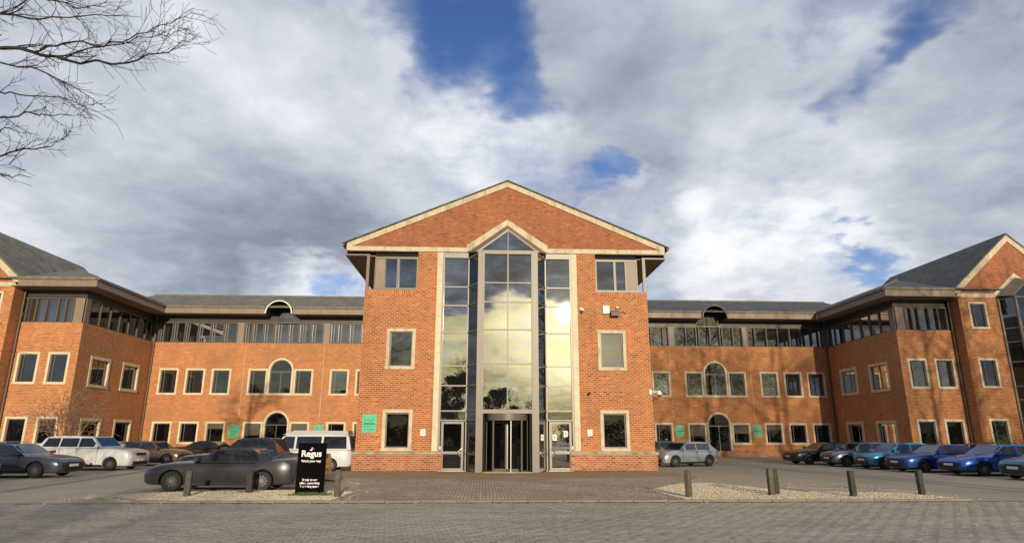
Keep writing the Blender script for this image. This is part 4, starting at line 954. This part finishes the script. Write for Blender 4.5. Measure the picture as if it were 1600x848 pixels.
def car(style, col_mat, loc, rz, label, group=None, name='parked_car', cat='car', glass='glass_car', rack=False, detail=True):
    q = STY[style]; L, Wd, H, bz = q['L'], q['W'] / 2, q['H'], q['belt']; c = empty(name, loc, rz); c.scale = (.97, .97, {'van': .86, 'pickup': .87, 'suv': .89}.get(style, .90)); tag(c, label, cat, group)
    hx = L / 2; xs = [-hx, -hx + .05, -hx + .16, -hx + .4, q['rb'] if q['rb'] > -hx + .5 else -hx + .55, -1.0, -.4, .2, q['cowl'], q['cowl'] + .4, hx - .75, hx - .4, hx - .16, hx - .05, hx]
    xs = sorted(set(round(x, 3) for x in xs)); h0, h1 = q['hood']
    def top(x):
        if x >= q['cowl']: t = (x - q['cowl']) / (hx - q['cowl']); return h1 + (h0 - h1) * t ** 2.3
        if x <= q['rb']: return q['trunk']
        return bz + (h1 - bz) * max(0, (x - q['rb']) / (q['cowl'] - q['rb'])) * .6
    def wid(x): t = abs(x) / hx; return Wd * (1 - .015 * t - .17 * max(0, (t - .78) / .22) ** 2.2)
    body = MB(); rings = []
    for x in xs:
        e = hx - abs(x); zb = .20 + (.14 if e < .02 else (.05 if e < .1 else 0)); zt = top(x) - (.16 if e < .02 else (.05 if e < .1 else 0)); w1 = wid(x) * (.93 if e < .02 else 1)
        hh = [(0, zb), (w1 * .8, zb), (w1 * .955, zb + .06), (w1 * .985, zb + .22), (w1, zb + (zt - zb) * .55), (w1 * .985, zb + (zt - zb) * .78), (w1 * .95, zt - .06), (w1 * .86, zt - .005), (w1 * .5, zt + .02), (0, zt + .03)]
        ring = [(x, y, z) for y, z in hh] + [(x, -y, z) for y, z in hh[-2:0:-1]]; i = len(body.v); body.v += ring; rings.append((i, len(ring)))
    for (i, n), (j, _) in zip(rings[:-1], rings[1:]):
        for k in range(n): body.f.append((i + k, j + k, j + (k + 1) % n, i + (k + 1) % n)); body.swap.append(False)
    body.f.append(tuple(rings[0][0] + k for k in range(rings[0][1]))); body.f.append(tuple(rings[-1][0] + k for k in range(rings[-1][1]))[::-1]); body.swap += [False] * 2
    o = body.build('body', col_mat, c, recalc=True)
    cut = MB()
    for wx in q['wb']:
        for sy in (-1, 1):
            n = 20; A = [(wx + .385 * math.cos(6.2832 * k / n), sy * (Wd - .30), .335 + .385 * math.sin(6.2832 * k / n)) for k in range(n)]; cut.prism(A, [(x, sy * (Wd + .2), z) for x, _, z in A])
    if style == 'pickup': cut.box(ID, -hx + .07, q['rb'] - .1, -Wd + .1, Wd - .1, .75, 1.6)
    co = cut.build('cut', None, None, recalc=True); md = o.modifiers.new('b', 'BOOLEAN'); md.operation = 'DIFFERENCE'; md.solver = 'EXACT'; md.object = co
    co.location = (0, 0, 0); co.parent = c
    dg = bpy.context.evaluated_depsgraph_get(); dg.update(); me = bpy.data.meshes.new_from_object(o.evaluated_get(dg)); o.modifiers.clear(); o.data = me; me.name = 'body'
    me.materials.clear(); me.materials.append(col_mat)
    for p in me.polygons: p.use_smooth = True
    me.set_sharp_from_angle(angle=R(38)); bpy.data.objects.remove(co)
    # cabin: sloped solid with tumblehome
    wb_, wt = Wd * .93, Wd * .74; z0 = bz - .04
    prof = [(q['rb'], z0), (q['ct'], H - .05), ((q['ct'] * .6 + q['at'] * .4), H), (q['at'], H - .04), (q['cowl'], z0 + .03)]
    yw = lambda z: wb_ + (wt - wb_) * (z - z0) / (H - z0)
    bm = bmesh.new(); a = [bm.verts.new((x, yw(z), z)) for x, z in prof]; b = [bm.verts.new((x, -yw(z), z)) for x, z in prof]
    bm.faces.new(a); bm.faces.new(b[::-1])
    for k in range(5): bm.faces.new((a[k], b[k], b[(k + 1) % 5], a[(k + 1) % 5]))
    bmesh.ops.recalc_face_normals(bm, faces=bm.faces); bmesh.ops.bevel(bm, geom=[e for e in bm.edges if min(v.co.z for v in e.verts) > z0 + .1], offset=.06, segments=3, affect='EDGES')
    me = bpy.data.meshes.new('cabin'); bm.to_mesh(me); bm.free(); me.materials.append(col_mat)
    for p in me.polygons: p.use_smooth = True
    me.set_sharp_from_angle(angle=R(30)); share('cabin', me, c)
    # panes
    zt_, zb_ = H - .115, bz + .03
    A0 = lambda z: q['cowl'] + (q['at'] - q['cowl']) * (z - z0) / (H - z0); C0 = lambda z: q['rb'] + (q['ct'] - q['rb']) * (z - z0) / (H - z0)
    for sy in (-1, 1):
        for (a_, b__) in q['win']:
            pts = []
            for z in (zb_, zt_):
                lo_, hi_ = max(a_, C0(z) + .13), min(b__, A0(z) - .12); pts.append((lo_, hi_, z))
            (l0_, h0_, za), (l1_, h1_, zc_) = pts
            P = [(l0_, sy * (yw(za)), za), (h0_, sy * yw(za), za), (h1_, sy * yw(zc_), zc_), (l1_, sy * yw(zc_), zc_)]
            if h1_ - l1_ < .05: P = P[:3]
            MB().prism([(x, y - sy * .01, z) for x, y, z in P], [(x, y + sy * .009, z) for x, y, z in P]).build('side_window', M[glass], c, recalc=True)
    for nm, X in (('windscreen', A0), ('rear_window', C0)):
        s_ = 1 if nm == 'windscreen' else -1; P = []
        for z, f in ((zb_ + .02, .86), (H - .10, .84)): P += [(X(z), yw(z) * f * (1 if z < H - .2 else -1), z), (X(z), -yw(z) * f * (1 if z < H - .2 else -1), z)]
        MB().prism([(x - s_ * .02, y, z - .01) for x, y, z in P], [(x + s_ * .022, y, z + .008) for x, y, z in P]).build(nm, M[glass], c, recalc=True)
    # wheels
    for wx in q['wb']:
        for sy in (-1, 1):
            w_ = share('wheel', TY, c, (wx, sy * (Wd - .135), .335), 0 if sy < 0 else math.pi)
            share('rim', RM, w_); share('brake_disc', DK, w_)
    # lights, bumpers, mirrors, handles, plates
    lm = mat('head_lens', (.75, .78, .8), .08, coat=1) if 'head_lens' not in M else M['head_lens']; tm = mat('tail_lens', (.35, .012, .012), .15, coat=1) if 'tail_lens' not in M else M['tail_lens']
    for sy in (-1, 1):
        wf = wid(hx - .12); zf = h0 - .10
        MB().prism([(hx - .34, sy * (wf * 1.0 + .012), zf - .03), (hx - .03, sy * wf * .70, zf - .10), (hx - .03, sy * wf * .70, zf + .02), (hx - .36, sy * (wf + .012), zf + .05)], [(hx - .30, sy * (wf * .8), zf - .03), (hx - .12, sy * wf * .6, zf - .10), (hx - .12, sy * wf * .6, zf + .04), (hx - .36, sy * wf * .85, zf + .06)]).build('headlight', lm, c, recalc=True)
        zr_ = q['trunk'] - .22; hgt = .42 if style in ('van', 'suv', 'pickup') else .13
        MB().prism([(-hx + .01, sy * wf * .62, zr_ - hgt + .1), (-hx + .26, sy * (wf + .014), zr_ - hgt + .1), (-hx + .26, sy * (wf + .014), zr_ + .12), (-hx + .01, sy * wf * .62, zr_ + .12)], [(-hx + .12, sy * wf * .6, zr_ - hgt + .1), (-hx + .3, sy * wf * .9, zr_ - hgt + .1), (-hx + .3, sy * wf * .9, zr_ + .12), (-hx + .12, sy * wf * .6, zr_ + .12)]).build('tail_light', tm, c, recalc=True)
        MB().prism([(q['cowl'] - .22, sy * (Wd * .93), bz + .02), (q['cowl'] - .05, sy * Wd * .93, bz + .02), (q['cowl'] - .07, sy * (Wd + .16), bz + .03), (q['cowl'] - .2, sy * (Wd + .16), bz + .03)], [(q['cowl'] - .22, sy * (Wd * .93), bz + .12), (q['cowl'] - .05, sy * Wd * .93, bz + .12), (q['cowl'] - .09, sy * (Wd + .15), bz + .17), (q['cowl'] - .2, sy * (Wd + .15), bz + .17)]).build('mirror', col_mat, c, recalc=True)
        for a_, b__ in q['win'][:2]: MB().box(ID, a_ + .04, a_ + .2, *sorted((sy * Wd * .985, sy * (Wd + .02))), bz - .14, bz - .11).build('door_handle', col_mat, c)
        sill = MB(); sill.box(ID, q['wb'][0] + .42, q['wb'][1] - .42, *sorted((sy * Wd * .88, sy * (Wd * 1.0))), .19, .30); sill.build('sill', M['black_plastic'], c)
        seam = MB()
        for x in {v for w__ in q['win'][:2] for v in w__}: seam.box(ID, x + .035, x + .042, *sorted((sy * Wd * .9, sy * (Wd * 1.002))), .38, bz - .06)
        seam.build('door_seam', M['black_plastic'], c)
    MB().box(ID, hx - .10, hx + .012, -Wd * .62, Wd * .62, .26, .46).build('lower_grille', M['black_plastic'], c)
    MB().box(ID, hx - .10, hx + .006, -Wd * .42, Wd * .42, h0 - .22, h0 - .09).build('grille', M['black_plastic'], c)
    MB().box(ID, hx, hx + .022, -.26, .26, .46, .57).build('number_plate', M['paper'], c)
    MB().box(ID, -hx - .015, -hx + .05, -.26, .26, .55, .66).build('number_plate', mat('plate_yellow', (.70, .50, .05), .5) if 'plate_yellow' not in M else M['plate_yellow'], c)
    MB().box(ID, -hx - .02, -hx + .12, -Wd * .72, Wd * .72, .27, .42).build('bumper', M['steel'] if style == 'pickup' else M['black_plastic'], c)
    if rack:
        for sy in (-1, 1): MB().tube([(q['at'] - .3, sy * (wt - .06), H - .04), (q['at'] - .35, sy * (wt - .06), H + .03), (q['ct'] + .2, sy * (wt - .06), H + .03), (q['ct'] + .12, sy * (wt - .06), H - .05)], .018, 5).build('roof_rail', M['steel'], c)
    return c
P_grey = paint('paint_grey', (.045, .046, .05)); P_navy = paint('paint_navy', (.018, .024, .042)); P_white = paint('paint_white', (.62, .63, .64), .0)
P_silver = paint('paint_silver', (.42, .46, .50), .6); P_slate = paint('paint_slate', (.055, .075, .10)); P_blue = paint('paint_blue', (.012, .10, .42)); P_lblue = paint('paint_light_blue', (.04, .26, .48))
P_black = paint('paint_black', (.012, .012, .014)); P_teal = paint('paint_teal', (.012, .13, .24)); P_brown = paint('paint_brown', (.06, .030, .024)); P_bluegrey = paint('paint_blue_grey', (.16, .20, .27), .6); P_dkblue = paint('paint_mid_blue', (.012, .06, .26)); P_bronze = paint('paint_bronze', (.16, .12, .09), .5)
GL, GR = 'cars parked in front of the left wing', 'cars parked in front of the right wing'
car('sedan', P_grey, (-9.15, -9.25, 0), math.pi, 'dark grey saloon parked side on behind the left gravel bed', GL)
car('pickup', P_navy, (-9.45, -5.9, 0), math.pi - .02, 'dark navy double cab pickup parked behind the black sign', GL, 'pickup_truck', 'pickup')
vn = car('van', P_white, (-9.7, 1.55, 0), math.pi, 'white camper van with grey raised roof parked by the pavilion corner', GL, 'camper_van', 'van')
mb = MB(); mb.prism([(-2.2, -.62, 1.93), (1.0, -.62, 1.93), (1.0, .62, 1.93), (-2.2, .62, 1.93)], [(-2.15, -.58, 2.14), (.45, -.58, 2.16), (.45, .58, 2.16), (-2.15, .58, 2.14)])
mb.build('roof_pod', mat('pod_grey', (.42, .43, .44), .35, coat=.4), vn, recalc=True)
MB().tube([(-2.2, -.66, 1.96), (1.05, -.66, 1.96)], .03, 6).build('roof_rail', M['steel'], vn)
car('suv', P_white, (-20.2, 2.5, 0), R(-4), 'white four wheel drive car parked between a dark estate and brown cars', GL)
car('estate', P_slate, (-20.0, -3.0, 0), R(-3), 'dark slate estate car with silver roof rails, second from the left edge', GL, rack=True)
car('hatch', P_slate, (-20.6, -6.5, 0), R(2), 'dark slate hatchback cut off by the left edge of the photo', GL)
car('hatch', P_bronze, (-19.6, 7.0, 0), R(-5), 'bronze hatchback just behind the nose of the white four wheel drive', GL)
car('sedan', P_brown, (-18.0, 11.4, 0), R(-6), 'dark maroon saloon farthest from the road on the left, behind the grey saloon', GL)
car('hatch', P_silver, (10.1, 5.7, 0), R(205), 'small silver hatchback beside the right corner of the pavilion', GR)
car('hatch', P_slate, (9.9, 11.5, 0), R(180), 'dark blue hatchback mostly hidden behind the silver one at the pavilion corner', GR)
ra = R(183)
car('sedan', P_black, (19.6, 8.4, 0), ra, 'black saloon at the left end of the right row of cars', GR)
car('hatch', P_bluegrey, (20.2, 5.6, 0), ra, 'pale blue grey hatchback between the black saloon and the light blue car', GR)
car('hatch', P_lblue, (20.6, 2.9, 0), ra, 'light blue hatchback in the middle of the right row', GR)
car('sedan', P_dkblue, (20.9, .2, 0), ra, 'mid blue saloon between the light blue hatchback and the royal blue estate', GR)
car('estate', P_blue, (21.7, -2.4, 0), ra, 'bright royal blue estate car in the right row', GR)
car('hatch', P_teal, (21.6, -5.6, 0), ra, 'teal blue hatchback cut off by the right edge of the photo', GR)
car('sedan', P_brown, (27.2, 5.8, 0), R(175), 'dark maroon saloon behind the royal blue estate', GR)

# ---------------------------------------------------------------- trees
def grow(mb, p, d, r, L, lv, rnd, maxlv, droop=0., nch=(3, 5), rmin=.004, sides=4, wander=.22):
    n = 4 if lv < maxlv else 3; pts = [p.copy()]; rr = [r]; q = p.copy(); dd = d.copy()
    for k in range(n):
        dd = (dd + Vector((rnd.gauss(0, wander), rnd.gauss(0, wander), rnd.gauss(0, wander) - droop)) * .5).normalized(); q = q + dd * L / n; pts.append(q.copy()); rr.append(max(rmin, r * (1 - .62 * (k + 1) / n)))
    mb.tube(pts, rr, sides if lv < 2 else 3)
    if lv >= maxlv: return
    for _ in range(rnd.randint(*nch)):
        t = rnd.uniform(.25, 1.0); k = min(n - 1, int(t * n)); b = pts[k].lerp(pts[k + 1], t * n - k); ax = (pts[k + 1] - pts[k]).normalized()
        o = ax.orthogonal().normalized(); o.rotate(Matrix.Rotation(rnd.uniform(0, 6.28), 3, ax)); nd = (ax * rnd.uniform(.55, 1.0) + o * rnd.uniform(.5, .9)).normalized()
        grow(mb, b, nd, max(rmin, rr[k] * .55), L * rnd.uniform(.45, .68), lv + 1, rnd, maxlv, droop, nch, rmin, sides, wander)
def stroke(mb, pts, r0, r1, rnd, twigs=9, tl=1.0, maxlv=2, up=.0):
    P = [Vector(p) for p in pts]; n = len(P); fine = []
    for k in range(n - 1):
        for j in range(4):
            v = P[k].lerp(P[k + 1], j / 4); fine.append(v + Vector((rnd.gauss(0, .012), rnd.gauss(0, .03), rnd.gauss(0, .012))))
    fine.append(P[-1]); m_ = len(fine); rr = [r0 + (r1 - r0) * (k / (m_ - 1)) for k in range(m_)]; mb.tube(fine, rr, 6)
    for _ in range(twigs):
        t = rnd.uniform(.1, .98) * (m_ - 1); k = int(t); b = fine[k].lerp(fine[min(k + 1, m_ - 1)], t - k); ax = (fine[min(k + 1, m_ - 1)] - fine[max(k - 1, 0)]).normalized()
        o = ax.orthogonal().normalized(); o.rotate(Matrix.Rotation(rnd.uniform(0, 6.28), 3, ax)); nd = (ax * rnd.uniform(.7, 1.1) + o * rnd.uniform(.4, .8) + Vector((0, 0, up))).normalized()
        grow(mb, b, nd, max(.005, rr[k] * .5), tl * rnd.uniform(.5, 1.) * (1 - .35 * k / m_), 1, rnd, maxlv, 0., (3, 5), .0034, 4, .26)
def P3(px, py, Y):
    d = ray(px, py); t = (Y - CAM.y) / d.y; return CAM + d * t
tr = empty('bare_tree', (-14.2, -19.5, 0)); tag(tr, 'leafless tree whose dark branches reach into the sky at the upper left', 'tree')
rnd = random.Random(3); loc0 = Vector((-14.2, -19.5, 0))
mb = MB(); mb.tube([(0, 0, -.1), (.05, 0, 2.5), (-.1, .1, 5), (.1, 0, 8), (0, .1, 11), (.2, 0, 13.5)], [.26, .21, .18, .14, .08, .02], 10)
mb.build('trunk', M['bark'], tr, smooth=50)
def rel(*pp): return [tuple(Vector(p) - loc0) for p in pp]
cr = MB(); Y1 = -20.2
stroke(cr, rel(loc0 + Vector((0, 0, 6.8)), (-12, -20, 8.2), P3(-20, 72, Y1), P3(50, 82, Y1), P3(100, 93, Y1), P3(200, 100, Y1 + .3), P3(262, 80, Y1 + .4), P3(298, 66, Y1 + .5)), .048, .005, rnd, 28, .95)
stroke(cr, rel(P3(45, 80, Y1), P3(100, 66, Y1 - .2), P3(160, 70, Y1 - .3), P3(215, 55, Y1 - .3), P3(265, 35, Y1 - .3), P3(303, 16, Y1 - .3)), .020, .004, rnd, 18, .9)
stroke(cr, rel(P3(95, 93, Y1), P3(140, 75, Y1 + .3), P3(205, 66, Y1 + .5), P3(250, 55, Y1 + .6), P3(296, 44, Y1 + .7)), .016, .004, rnd, 12, .8)
stroke(cr, rel(loc0 + Vector((.0, 0, 8.4)), (-12, -19.6, 9.6), P3(-10, 20, Y1 + .6), P3(60, 30, Y1 + .6), P3(150, 24, Y1 + .6), P3(220, 27, Y1 + .6)), .036, .004, rnd, 24, 1.0)
stroke(cr, rel(loc0 + Vector((0, 0, 9.6)), (-12, -20, 10.6), P3(0, -30, Y1), P3(60, -6, Y1), P3(120, 12, Y1), P3(172, 8, Y1)), .032, .004, rnd, 28, 1.1)
stroke(cr, rel(loc0 + Vector((0, 0, 7.0)), (-12, -20.4, 7.9), P3(-10, 95, Y1 - .3), P3(60, 108, Y1 - .3), P3(115, 135, Y1 - .3), P3(165, 168, Y1 - .3)), .024, .004, rnd, 24, .9)
stroke(cr, rel(loc0 + Vector((0, 0, 6.0)), (-12, -20, 7.0), P3(-10, 142, Y1), P3(45, 150, Y1), P3(95, 152, Y1), P3(152, 175, Y1)), .022, .004, rnd, 20, .8)
stroke(cr, rel(loc0 + Vector((0, 0, 5.6)), (-12, -20, 6.5), P3(-10, 186, Y1), P3(40, 178, Y1), P3(75, 178, Y1), P3(112, 180, Y1)), .028, .005, rnd, 12, .6)
stroke(cr, rel(loc0 + Vector((0, 0, 4.8)), (-12, -20, 6.0), P3(-10, 245, Y1), P3(30, 236, Y1), P3(70, 230, Y1), P3(104, 218, Y1)), .028, .005, rnd, 14, .55)
stroke(cr, rel(loc0 + Vector((0, 0, 4.5)), (-12, -20, 5.6), P3(-10, 270, Y1), P3(20, 275, Y1), P3(50, 277, Y1)), .02, .005, rnd, 5, .35)
stroke(cr, rel(loc0 + Vector((0, 0, 5.2)), (-12, -20, 6.3), P3(-10, 208, Y1), P3(16, 200, Y1), P3(38, 216, Y1)), .02, .004, rnd, 6, .35)
for k in range(26):        # rest of the crown, beyond the frame edge
    a = rnd.uniform(0, 6.28); z = rnd.uniform(4, 12.5); rr_ = (13.5 - z) * .36 + 1.2
    dirn = Vector((math.cos(a), math.sin(a), .35)).normalized()
    if dirn.x > .1 and dirn.y > -.4 and z < 9: continue
    grow(cr, Vector((0, 0, z)), dirn, .05, rr_ * .9, 0, rnd, 3, 0, (4, 6), .006, 4, .2)
cr.build('crown', M['bark'], tr)
# sunny bare shrub in front of the left wing
sh = empty('bare_shrub', (-24.2, 6.5, 0)); tag(sh, 'bare pinkish shrub with thin sunlit twigs before the left wing', 'shrub')
mb = MB(); 
for k in range(9):
    a = rnd.uniform(0, 6.28); grow(mb, Vector((rnd.gauss(0, .3), rnd.gauss(0, .3), 0)), Vector((math.cos(a) * .45, math.sin(a) * .3, 1)).normalized(), .035, 3.0, 0, rnd, 3, 0., (3, 5), .008, 4, .2)
mb.build('twigs', M['twig_sunny'], sh)
def leaf_cloud(mb, centers, n, size, rnd):
    for _ in range(n):
        c, rad_ = rnd.choice(centers); v = Vector((rnd.gauss(0, 1), rnd.gauss(0, 1), rnd.gauss(0, 1))).normalized() * rad_ * rnd.uniform(.35, 1.05); v.z *= .8
        p = Vector(c) + v; a = Vector((rnd.gauss(0, 1), rnd.gauss(0, 1), rnd.gauss(0, .6))).normalized(); b = a.orthogonal().normalized(); s_ = size * rnd.uniform(.5, 1.2)
        mb.face([p - a * s_, p - b * s_ * .5, p + a * s_, p + b * s_ * .5])
o = empty('leafy_shrub', (33.2, 9.3, 0)); tag(o, 'low green shrub growing below the right gable windows', 'shrub')
mb = MB(); leaf_cloud(mb, [((rnd.uniform(-1.8, 1.8), rnd.uniform(-.3, .3), rnd.uniform(.4, 1.2)), .55) for _ in range(9)], 2600, .07, rnd); mb.build('foliage', M['leaf_bright'], o)
mb = MB()
for k in range(12): grow(mb, Vector((rnd.uniform(-1.6, 1.6), 0, 0)), Vector((rnd.gauss(0, .3), rnd.gauss(0, .2), 1)).normalized(), .02, 1.2, 1, rnd, 3, 0., (2, 4), .005, 4)
mb.build('stems', M['bark'], o)

# trees behind the camera: near rows added to shade right wing, far ones reflected
def tall_tree(name, label, loc, H, rx, n_leaf, lsize, seed, group, crown='leaf_dark', base=.2, cat='tree'):
    r_ = random.Random(seed); o = empty(name, loc); tag(o, label, cat, group)
    MB().tube([(0, 0, -.1), (.1, 0, H * .3), (0, .1, H * .6), (0, 0, H * .95)], [H * (.011 if lsize < 0 else .022), H * (.008 if lsize < 0 else .017), H * (.004 if lsize < 0 else .01), .03], 8).build('trunk', M['bark'], o)
    if lsize < 0:                                             # leafless crown: an even haze of fine twigs
        mb = MB()
        for _ in range(n_leaf):
            v = Vector((r_.gauss(0, 1), r_.gauss(0, 1), r_.gauss(0, 1))).normalized() * r_.random() ** .36
            p = Vector((v.x * rx, v.y * rx, H * (.53 + v.z * .47))); a = (Vector((v.x, v.y, .5)) + Vector((r_.gauss(0, .7), r_.gauss(0, .7), r_.gauss(0, .7)))).normalized() * r_.uniform(.22, .5); b_ = a.orthogonal().normalized() * .011
            mb.face([p - a - b_, p - a + b_, p + a + b_ * .4, p + a - b_ * .4])
        for k in range(14):
            a = r_.uniform(0, 6.28); z = H * r_.uniform(.2, .8); grow(mb, Vector((0, 0, z)), Vector((math.cos(a), math.sin(a), r_.uniform(.4, 1.2))).normalized(), H * .0028, rx * .8, 0, r_, 2, 0., (3, 4), .010, 4, .18)
        mb.build('crown', M['bark'], o)
    elif n_leaf:
        cs = []
        for _ in range(26):
            t = r_.uniform(base, 1); a = r_.uniform(0, 6.28); w_ = rx * (1 - abs(t - .55) * 1.2) * r_.uniform(.2, 1); cs.append(((math.cos(a) * w_, math.sin(a) * w_, H * t * .93), rx * r_.uniform(.2, .42)))
        mb = MB(); leaf_cloud(mb, cs, n_leaf, lsize, r_); mb.build('crown', M[crown], o)
    else:
        mb = MB()
        for k in range(16):
            a = r_.uniform(0, 6.28); z = H * r_.uniform(.22, .8); grow(mb, Vector((0, 0, z)), Vector((math.cos(a), math.sin(a), r_.uniform(.5, 1.2))).normalized(), H * .009, rx * r_.uniform(.8, 1.3), 0, r_, 3, 0., (4, 6), .014, 4, .18)
        mb.build('crown', M['bark'], o)
    return o
gA = 'roadside trees behind the camera that shade the right wing'
RL = ['second roadside tree counted from the camera outwards to the right', 'third roadside tree counted outwards to the right', 'fourth roadside tree counted outwards to the right', 'fifth roadside tree counted outwards to the right', 'sixth roadside tree counted outwards to the right',
      'back row roadside tree nearest to the camera', 'tallest roadside tree in the middle of the back row', 'back row roadside tree between the nearest and the tallest', 'outermost roadside tree on the right', 'back row roadside tree right of the tallest', 'outermost roadside tree of the back row']
t0 = tall_tree('roadside_tree', 'tall roadside tree behind the camera shading the right wing', (17.2, -23.5, 0), 22., 5.2, 3600, -1, 11, gA, base=.12)
for k, (x, y, sc) in enumerate(((23.0, -25, 1.0), (28.8, -24, .97), (34.6, -26, 1.04), (40.5, -25, 1.0), (46.5, -27, 1.05), (19.5, -34, 1.08), (31, -35, 1.1), (25.5, -34, 1.05), (53, -26, 1.1), (38, -36, 1.1), (45, -36, 1.1))):
    c = copy_tree(t0); c['label'] = RL[k]; c.location = (x, y, 0); c.scale = (sc, sc, sc); c.rotation_euler = (0, 0, k * 1.3)
gB = 'trees across the road behind the camera, reflected in the glass'
t1 = tall_tree('evergreen_tree', 'dark evergreen across the road seen only as a reflection in the entrance glass', (-5.5, -75, 0), 12.5, 4.2, 6500, .30, 21, gB, base=.05)
for k, (x, y, sc) in enumerate(((1.5, -78, .80), (-11, -74, .92), (-18, -77, .95), (-26, -75, .9), (-35, -78, 1.), (-45, -75, 1.), (-56, -78, 1.1), (-68, -76, 1.1))):
    c = copy_tree(t1); c['label'] = ['low evergreen across the road right of the entrance axis', 'evergreen across the road second from the entrance axis', 'evergreen across the road third from the entrance axis', 'evergreen across the road fourth from the entrance axis', 'evergreen across the road fifth from the entrance axis', 'evergreen across the road sixth from the entrance axis', 'tall evergreen across the road second from the far left end', 'tall evergreen across the road at the far left end'][k]; c.location = (x, y, 0); c.scale = (sc, sc, sc); c.rotation_euler = (0, 0, k * 1.9)
t2 = tall_tree('bare_roadside_tree', 'leafless tree across the road seen only as a reflection in the entrance glass', (-1.6, -66, 0), 10.5, 3.6, 0, 0, 31, 'leafless trees across the road behind the camera')
for k, (x, y, sc) in enumerate(((-8.8, -64, 1.0), (5.5, -70, .62), (-15, -62, .95), (-22, -63, .9))):
    c = copy_tree(t2); c['label'] = ['leafless tree across the road reflected in the left glass panel', 'small leafless tree across the road right of the entrance axis', 'leafless tree across the road reflected left of the entrance', 'outermost leafless tree across the road on the left'][k]; c.location = (x, y, 0); c.scale = (sc, sc, sc); c.rotation_euler = (0, 0, k * 2.1)
hd = MB(); rh = random.Random(5)
cs = [((x + rh.uniform(-1, 1), -92 + rh.uniform(-1.5, 1.5), rh.uniform(.6, 3.4)), 1.7) for x in range(-120, 130, 2) for _ in (0, 1)]
leaf_cloud(hd, cs, 26000, .34, rh); o = hd.build('hedge', M['leaf_dark']); tag(o, 'long dark hedge far across the road behind the camera', 'hedge', kind='stuff')

SC.render.engine = 'CYCLES'
SC.render.resolution_x = 1024; SC.render.resolution_y = 542
